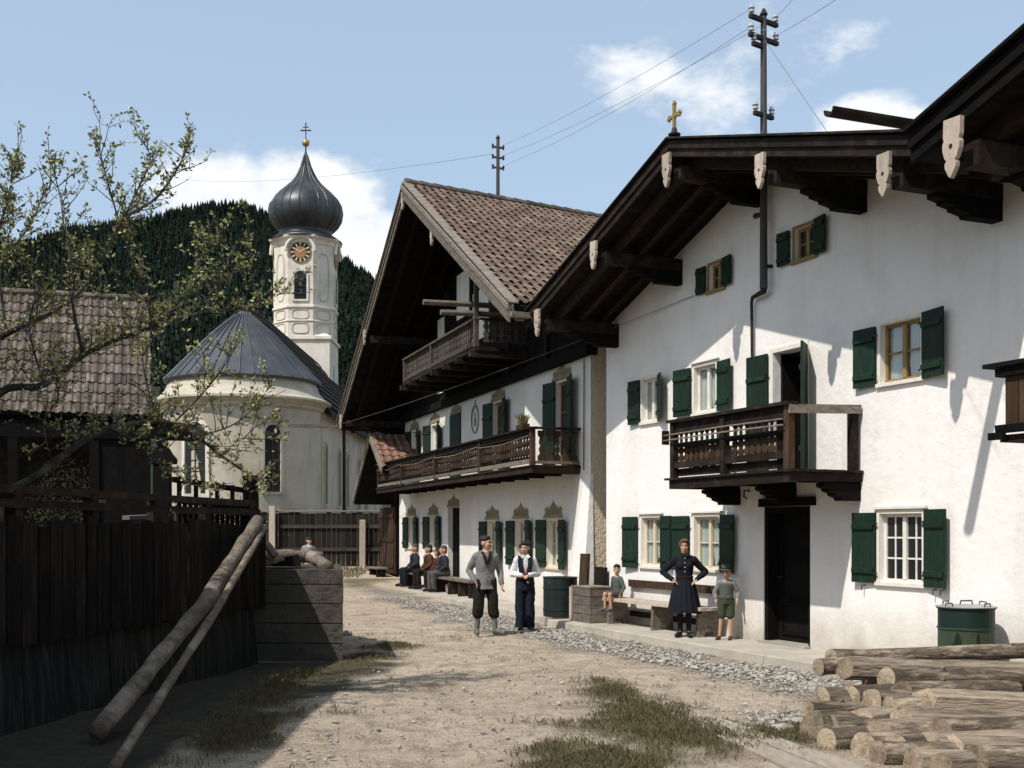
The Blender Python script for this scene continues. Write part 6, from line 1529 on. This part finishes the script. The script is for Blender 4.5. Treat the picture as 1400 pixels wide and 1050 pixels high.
    # 6-9 men on the far bench
    def man(lab, px, jm, tm, hm, hst, dx=0, H=1.70, head=0, hat=None, sh='white_shirt', ly=-.42, cross=0):
        kk = H / 1.75; P = seated((.56 + .085 - .112) / kk, .45, .44, .11, head=head, lean=.10 + .04 * cross, elR=(-.24, -.05, 1.13), wrR=(-.13, -.27, .98), elL=(.24, -.05, 1.13), wrL=(.12, -.26, 1.0))
        def c(P, e):
            jacket(P, e, jm, 'jacket', .026, .88, .0, sh, .20, .93, vox=.015)
            mb = MB(); torso(mb, P, .02, z1=1.0)
            for s in 'RL': leg(mb, P, s, .022, .95, None, .014)
            remesh(mb, .015, 'trousers', tm, e, 2, .012)
            for s in 'RL': shoe(P, e, s, 'shoe_black')
        q = F2.at(px, 770, .42); make_person(lab, F2.w((q.x, ly, .112)), F2.ang + R(8), H, P, c, hm, hst, vox=.012, hat=hat, curl=.6)
    man('grey haired man in dark suit, leftmost on the far bench', 569, 'jacket_dark', 'navy', 'hair_grey', 'short', head=R(5))
    man('man in brown jacket, second from the left on the far bench', 588, 'jacket_brown', 'trouser_brown', 'hair_dark', 'short', head=R(-4))
    man('person in reddish brown half hidden between the second and the last seated man', 597, 'jacket_brown', 'trouser_brown', 'hair_brown', 'waves', H=1.45, head=R(10), sh=None, ly=-.36)
    man('man in dark jacket and grey trousers, nearest the door on the far bench', 609, 'jacket_dark', 'trouser_grey', 'hair_grey', 'short', head=R(4), cross=1)
    # 10 person with cap far behind the terrace end wall
    P = Pose(head=R(35))
    def c(P, e): jacket(P, e, 'jacket_grey', vox=.016); trousers(P, e, 'trouser_grey', vox=.016); [shoe(P, e, s, 'shoe_black') for s in 'RL']
    w = gp(422, 735, 36); make_person('person with dark cap and grey jacket far back beyond the terrace end wall', (w.x, 36, gz(w.x, 36)), R(20), 1.54, P, c, 'hair_dark', 'short', vox=.014, hat='cap')
people()
# ---------------------------------------------------------------- apple tree with young leaves at left
def apple_tree():
    Y0 = 12.0; base = Vector((gp(-75, 0, Y0).x, Y0, 1.15))
    E_ = empty('apple_tree', base, 0, 'leafing apple tree spreading its branches over the garden fence at left', 'tree')
    T = lambda x, y, dY=0: gp(x, y, Y0 + dY) - base
    rnd = random.Random(21)
    wood = MB(); leaves = MB()
    trunk = [Vector((0, 0, -.1)), Vector((.05, 0, .45)), Vector((.1, .02, .9)), Vector((.13, .0, 1.5))]
    MB().tube(trunk, [.20, .16, .14, .12], 12).build('trunk', 'tree_bark', E_, smooth=True)
    fork = trunk[-1]; fork2 = trunk[2]
    limbs = [ # polyline, base radius, tip radius
        ([fork, T(0, 537, -.3), T(60, 526, -.2), T(114, 486, 0), T(160, 464, .2), T(200, 451, .3), T(257, 431, .5), T(334, 421, .7)], .070, .010),
        ([fork, T(-20, 480, .3), T(9, 457, .4), T(86, 417, .3), T(128, 376, .2), T(166, 304, .1), T(214, 270, .2), T(246, 224, .3), T(257, 196, .3)], .062, .006),
        ([fork2, T(29, 663, -.2), T(71, 634, -.2), T(114, 603, -.1), T(149, 586, 0), T(200, 577, .1), T(237, 579, .2), T(269, 597, .3), T(303, 623, .4), T(343, 651, .5), T(368, 668, .5)], .075, .008),
        ([T(200, 451, .3), T(206, 430, .3), T(183, 364, .3), T(163, 304, .2), T(146, 244, .1), T(134, 199, .1)], .026, .005),
        ([T(114, 486, 0), T(100, 420, -.2), T(100, 376, -.3), T(89, 324, -.3), T(83, 273, -.2), T(69, 219, -.2)], .030, .005),
        ([T(9, 457, .4), T(0, 370, .5), T(17, 341, .5), T(45, 300, .6), T(60, 262, .6)], .026, .005),
        ([fork, T(-30, 400, -.6), T(0, 310, -.5), T(12, 265, -.5), T(24, 215, -.5)], .034, .005),
        ([T(200, 577, .1), T(211, 566, .1), T(197, 509, .0), T(195, 470, 0)], .018, .004),
        ([T(149, 586, 0), T(171, 594, -.2), T(200, 617, -.3), T(260, 660, -.4), T(300, 672, -.4)], .020, .004),
        ([T(237, 579, .2), T(275, 540, .3), T(300, 510, .4), T(325, 470, .4)], .018, .004),
        ([T(269, 597, .3), T(320, 580, .5), T(355, 548, .6), T(372, 520, .6)], .014, .004),
        ([T(257, 431, .5), T(290, 400, .6), T(320, 370, .7), T(340, 345, .7)], .014, .004),
        ([T(166, 304, .1), T(190, 255, 0), T(205, 215, 0), T(190, 188, 0)], .014, .004),
        ([T(160, 464, .2), T(215, 440, .6), T(260, 400, .8), T(275, 350, .9), T(290, 325, .9)], .018, .004),
        ([T(71, 634, -.2), T(60, 580, -.5), T(80, 540, -.6), T(70, 490, -.6)], .016, .004),
        ([T(303, 623, .4), T(330, 600, .5), T(360, 600, .6), T(385, 575, .6)], .010, .004),
        ([T(334, 421, .7), T(365, 410, .8), T(392, 398, .8)], .008, .003),
        ([T(60, 526, -.2), T(40, 450, -.4), T(48, 400, -.4), T(30, 345, -.5)], .020, .004)]
    def cluster(p, s):
        for _ in range(rnd.randint(3, 5)):
            d = Vector((rnd.gauss(0, 1), rnd.gauss(0, 1), rnd.gauss(.5, .8))).normalized(); u = d.orthogonal().normalized(); v = d.cross(u); a = rnd.uniform(0, 6.3); w = (u * math.cos(a) + v * math.sin(a)); l = s * rnd.uniform(.6, 1.25); o = p + d * l * .25
            leaves.add([o, o + d * l * .5 + w * l * .26, o + d * l, o + d * l * .5 - w * l * .26], [(0, 1, 2, 3)])
    def twig(p, d, L, r, depth):
        pts = [p]; n = max(3, int(L / .09)); dd = d.copy()
        for i in range(n):
            dd = (dd + Vector((rnd.gauss(0, .10), rnd.gauss(0, .10), rnd.gauss(.05, .08)))).normalized(); pts.append(pts[-1] + dd * (L / n))
        wood.tube(pts, [lerp(r, .0025, i / n) for i in range(n + 1)], 4)
        for i in range(1, n + 1):
            if rnd.random() < .85: cluster(pts[i] + Vector((rnd.gauss(0, .01), rnd.gauss(0, .01), rnd.gauss(0, .01))), rnd.uniform(.034, .060))
            if depth and rnd.random() < .30:
                s = Vector((rnd.gauss(0, 1), rnd.gauss(0, 1), rnd.gauss(.35, .7))).normalized(); twig(pts[i], (dd * .8 + s * .8).normalized(), L * rnd.uniform(.3, .55), r * .6, depth - 1)
    for bi, (P, r0, r1) in enumerate(limbs):
        Q = []                     # smooth the polyline
        for i in range(len(P) - 1):
            p0, p1, p2, p3 = P[max(i - 1, 0)], P[i], P[i + 1], P[min(i + 2, len(P) - 1)]
            for k in range(6):
                t = k / 6; Q.append(.5 * ((2 * p1) + (p2 - p0) * t + (2 * p0 - 5 * p1 + 4 * p2 - p3) * t * t + (3 * p1 - p0 - 3 * p2 + p3) * t ** 3))
        Q.append(P[-1]); n = len(Q)
        MB().tube(Q, [lerp(r0 * .72, r1, (i / (n - 1)) ** .7) for i in range(n)], 8).build('limb', 'tree_bark', E_, smooth=True)
        s0 = .22 if bi < 3 else .08
        ln = sum((Q[i + 1] - Q[i]).length for i in range(n - 1)); cnt = int(ln / .062)
        for k in range(cnt):
            t = lerp(s0, 1, (k + rnd.random()) / cnt); i = min(n - 2, int(t * (n - 1))); p = Q[i].lerp(Q[i + 1], t * (n - 1) - i); d = (Q[i + 1] - Q[i]).normalized()
            s = Vector((rnd.gauss(0, .8), rnd.gauss(0, .9), rnd.gauss(.55, .6))).normalized()
            twig(p, (d * .5 + s).normalized(), rnd.uniform(.10, .52) * (1.15 - .4 * t), .006, 1)
        for k in range(int(ln / .05)):
            if rnd.random() < .5: i = rnd.randint(int(n * .45), n - 1); cluster(Q[i] + Vector((rnd.gauss(0, .02), rnd.gauss(0, .02), rnd.gauss(0, .02))), rnd.uniform(.034, .058))
    # small out-of-sight crown part to the left keeps the tree whole
    for k in range(26):
        a = rnd.uniform(0, 6.28); twig(fork + Vector((rnd.uniform(-1.6, .2), rnd.uniform(-.8, .8), rnd.uniform(.2, 2.2))), Vector((math.cos(a), math.sin(a), .9)).normalized(), rnd.uniform(.6, 1.2), .012, 1)
    wood.build('twigs', 'tree_bark', E_); leaves.build('foliage', 'leaf', E_)
apple_tree()

def shrub(lab, loc, rx, rz, n, seed, lf=.05):
    rnd = random.Random(seed); e = empty('shrub', loc, 0, lab, 'shrub'); st = MB(); lv = MB()
    for k in range(14):
        a = rnd.uniform(0, 6.28); p = Vector((0, 0, 0)); q = Vector((rx * .7 * math.cos(a), rx * .7 * math.sin(a), rz * rnd.uniform(.6, 1))); st.tube([p, p.lerp(q, .5) + Vector((0, 0, .1)), q], [.02, .012, .004], 5)
    for k in range(n):
        d = Vector((rnd.gauss(0, 1), rnd.gauss(0, 1), rnd.gauss(0, 1))).normalized(); r = rnd.uniform(.5, 1.0) * (1 + .25 * mnoise.noise(d * 2.5 + Vector((seed, 0, 0)))); p = Vector((d.x * rx * r, d.y * rx * r, rz * .55 + d.z * rz * .5 * r))
        u = Vector((rnd.gauss(0, 1), rnd.gauss(0, 1), rnd.gauss(0, 1))).normalized(); v = u.orthogonal().normalized(); s = lf * rnd.uniform(.6, 1.3); lv.add([p, p + u * s * .5 + v * s * .3, p + u * s, p + u * s * .5 - v * s * .3], [(0, 1, 2, 3)])
    st.build('stems', 'tree_bark', e); lv.build('foliage', 'leaf', e)
shrub('hedge bush seen through the open shed', (gp(95, 0, 33).x, 33, 1.18), 1.2, 2.6, 1500, 3, .07)
shrub('small leafy bush by the dark stump post', (gp(322, 0, 19.6).x, 19.6, 1.18), .45, 1.35, 700, 4)

# ---------------------------------------------------------------- loose stones and grass
def stones():
    rng = random.Random(4); t = (1 + 5 ** .5) / 2
    ico = [Vector(v).normalized() for v in ((-1, t, 0), (1, t, 0), (-1, -t, 0), (1, -t, 0), (0, -1, t), (0, 1, t), (0, -1, -t), (0, 1, -t), (t, 0, -1), (t, 0, 1), (-t, 0, -1), (-t, 0, 1))]
    fc = [(0, 11, 5), (0, 5, 1), (0, 1, 7), (0, 7, 10), (0, 10, 11), (1, 5, 9), (5, 11, 4), (11, 10, 2), (10, 7, 6), (7, 1, 8), (3, 9, 4), (3, 4, 2), (3, 2, 6), (3, 6, 8), (3, 8, 9), (4, 9, 5), (2, 4, 11), (6, 2, 10), (8, 6, 7), (9, 8, 1)]
    mb = MB(); n = 0
    def one(x, y, s, dz=0):
        a = rng.uniform(0, 6.28); c, sn = math.cos(a), math.sin(a); sx, sy, sz = s * rng.uniform(.7, 1.4), s * rng.uniform(.6, 1.1), s * rng.uniform(.35, .7); vs = []
        for v in ico:
            k = rng.uniform(.78, 1.15); X, Yv, Z = v.x * sx * k, v.y * sy * k, v.z * sz * k; vs.append((x + X * c - Yv * sn, y + X * sn + Yv * c, gz(x, y) + Z + sz * .25 + dz))
        mb.add(vs, fc)
    tries = 0
    while n < 15000 and tries < 260000:
        tries += 1; y = 8 + 26 * rng.random() ** 1.3; x = rng.uniform(-.30 * y - .5, .36 * y)
        if front_off(x, y) < 1.16 or (x < -2.2 and y < 19): continue
        g = gravel_amt(x, y)
        if rng.random() < g * .8 + .13: one(x, y, (rng.uniform(.010, .028) if g > .35 else rng.uniform(.004, .014) * (1 + 1.5 * (rng.random() < .08))) * (1 + .9 * (g > .5) * rng.random() ** 2)); n += 1
    mb.build('gravel', 'stone', kind='stuff', label='loose grey gravel scattered along the sidewalk and over the lane', cat='gravel')
    # larger stones one can pick out
    for (x, y, s, lab) in ((1071, 1002, .10, 'pale broken stone at the left foot of the log pile'), (1092, 990, .07, 'smaller pale stone behind the broken stone by the logs'), (1052, 985, .05, 'fist sized grey stone left of the log pile'), (1032, 1000, .05, 'small flat stone nearest the ground planks'),
                           (475, 868, .09, 'dark round stone at the corner of the terrace end wall')):
        Y = CAM_H * FPX / (y - HORIZON); p = gp(x, y, Y); m2 = MB(); mb_, = (m2,)
        vs = [tuple(Vector((v.x * 1.3, v.y, v.z * .7)) * s * random.uniform(.8, 1.15)) for v in ico]; o = m2.add(vs, fc).build('rock', 'stone', label=lab, cat='stone'); o.location = (p.x, p.y, s * .35)
def grass():
    rng = random.Random(9); mb = MB(); n = 0; tries = 0
    while n < 17000 and tries < 400000:
        tries += 1; y = 8.6 + 13 * rng.random() ** 1.4; x = rng.uniform(-3.7, 3.4)
        if front_off(x, y) < 1.3: continue
        if y > 10.4 and x < WA.x + (y - WA.y) * WD.x / WD.y + .15: continue
        t = turf_amt(x, y)
        if rng.random() > t ** 2.6 * .9: continue
        for _ in range(2):
            a = rng.uniform(0, 6.28); h = rng.uniform(.010, .040) * (.6 + .7 * t); w = rng.uniform(.0013, .0030); dx, dy = math.cos(a), math.sin(a); l = h * rng.uniform(.2, .9); b = rng.uniform(0, 6.28); bx, by = math.cos(b), math.sin(b); px, py = x + rng.gauss(0, .012), y + rng.gauss(0, .012)
            z = gz(px, py) + .005 + .03 * t
            mb.add([(px - dx * w, py - dy * w, z - .02), (px + dx * w, py + dy * w, z - .02), (px + dx * w * .7 + bx * l * .4, py + dy * w * .7 + by * l * .4, z + h * .65), (px + bx * l, py + by * l, z + h)], [(0, 1, 2), (0, 2, 3)])
        n += 1
    # tufts along the far fence and the sidewalk foot
    for _ in range(2500):
        y = rng.uniform(40, 44.8); x = rng.uniform(-9, -5.2); a = rng.uniform(0, 6.28); h = rng.uniform(.05, .16); w = .012; dx, dy = math.cos(a) * w, math.sin(a) * w; z = gz(x, y)
        mb.add([(x - dx, y - dy, z - .02), (x + dx, y + dy, z - .02), (x + rng.gauss(0, .04), y, z + h)], [(0, 1, 2)])
    mb.build('grass', 'grass', kind='stuff', label='short dry grass growing in patches on the lane', cat='grass')
stones(); grass()
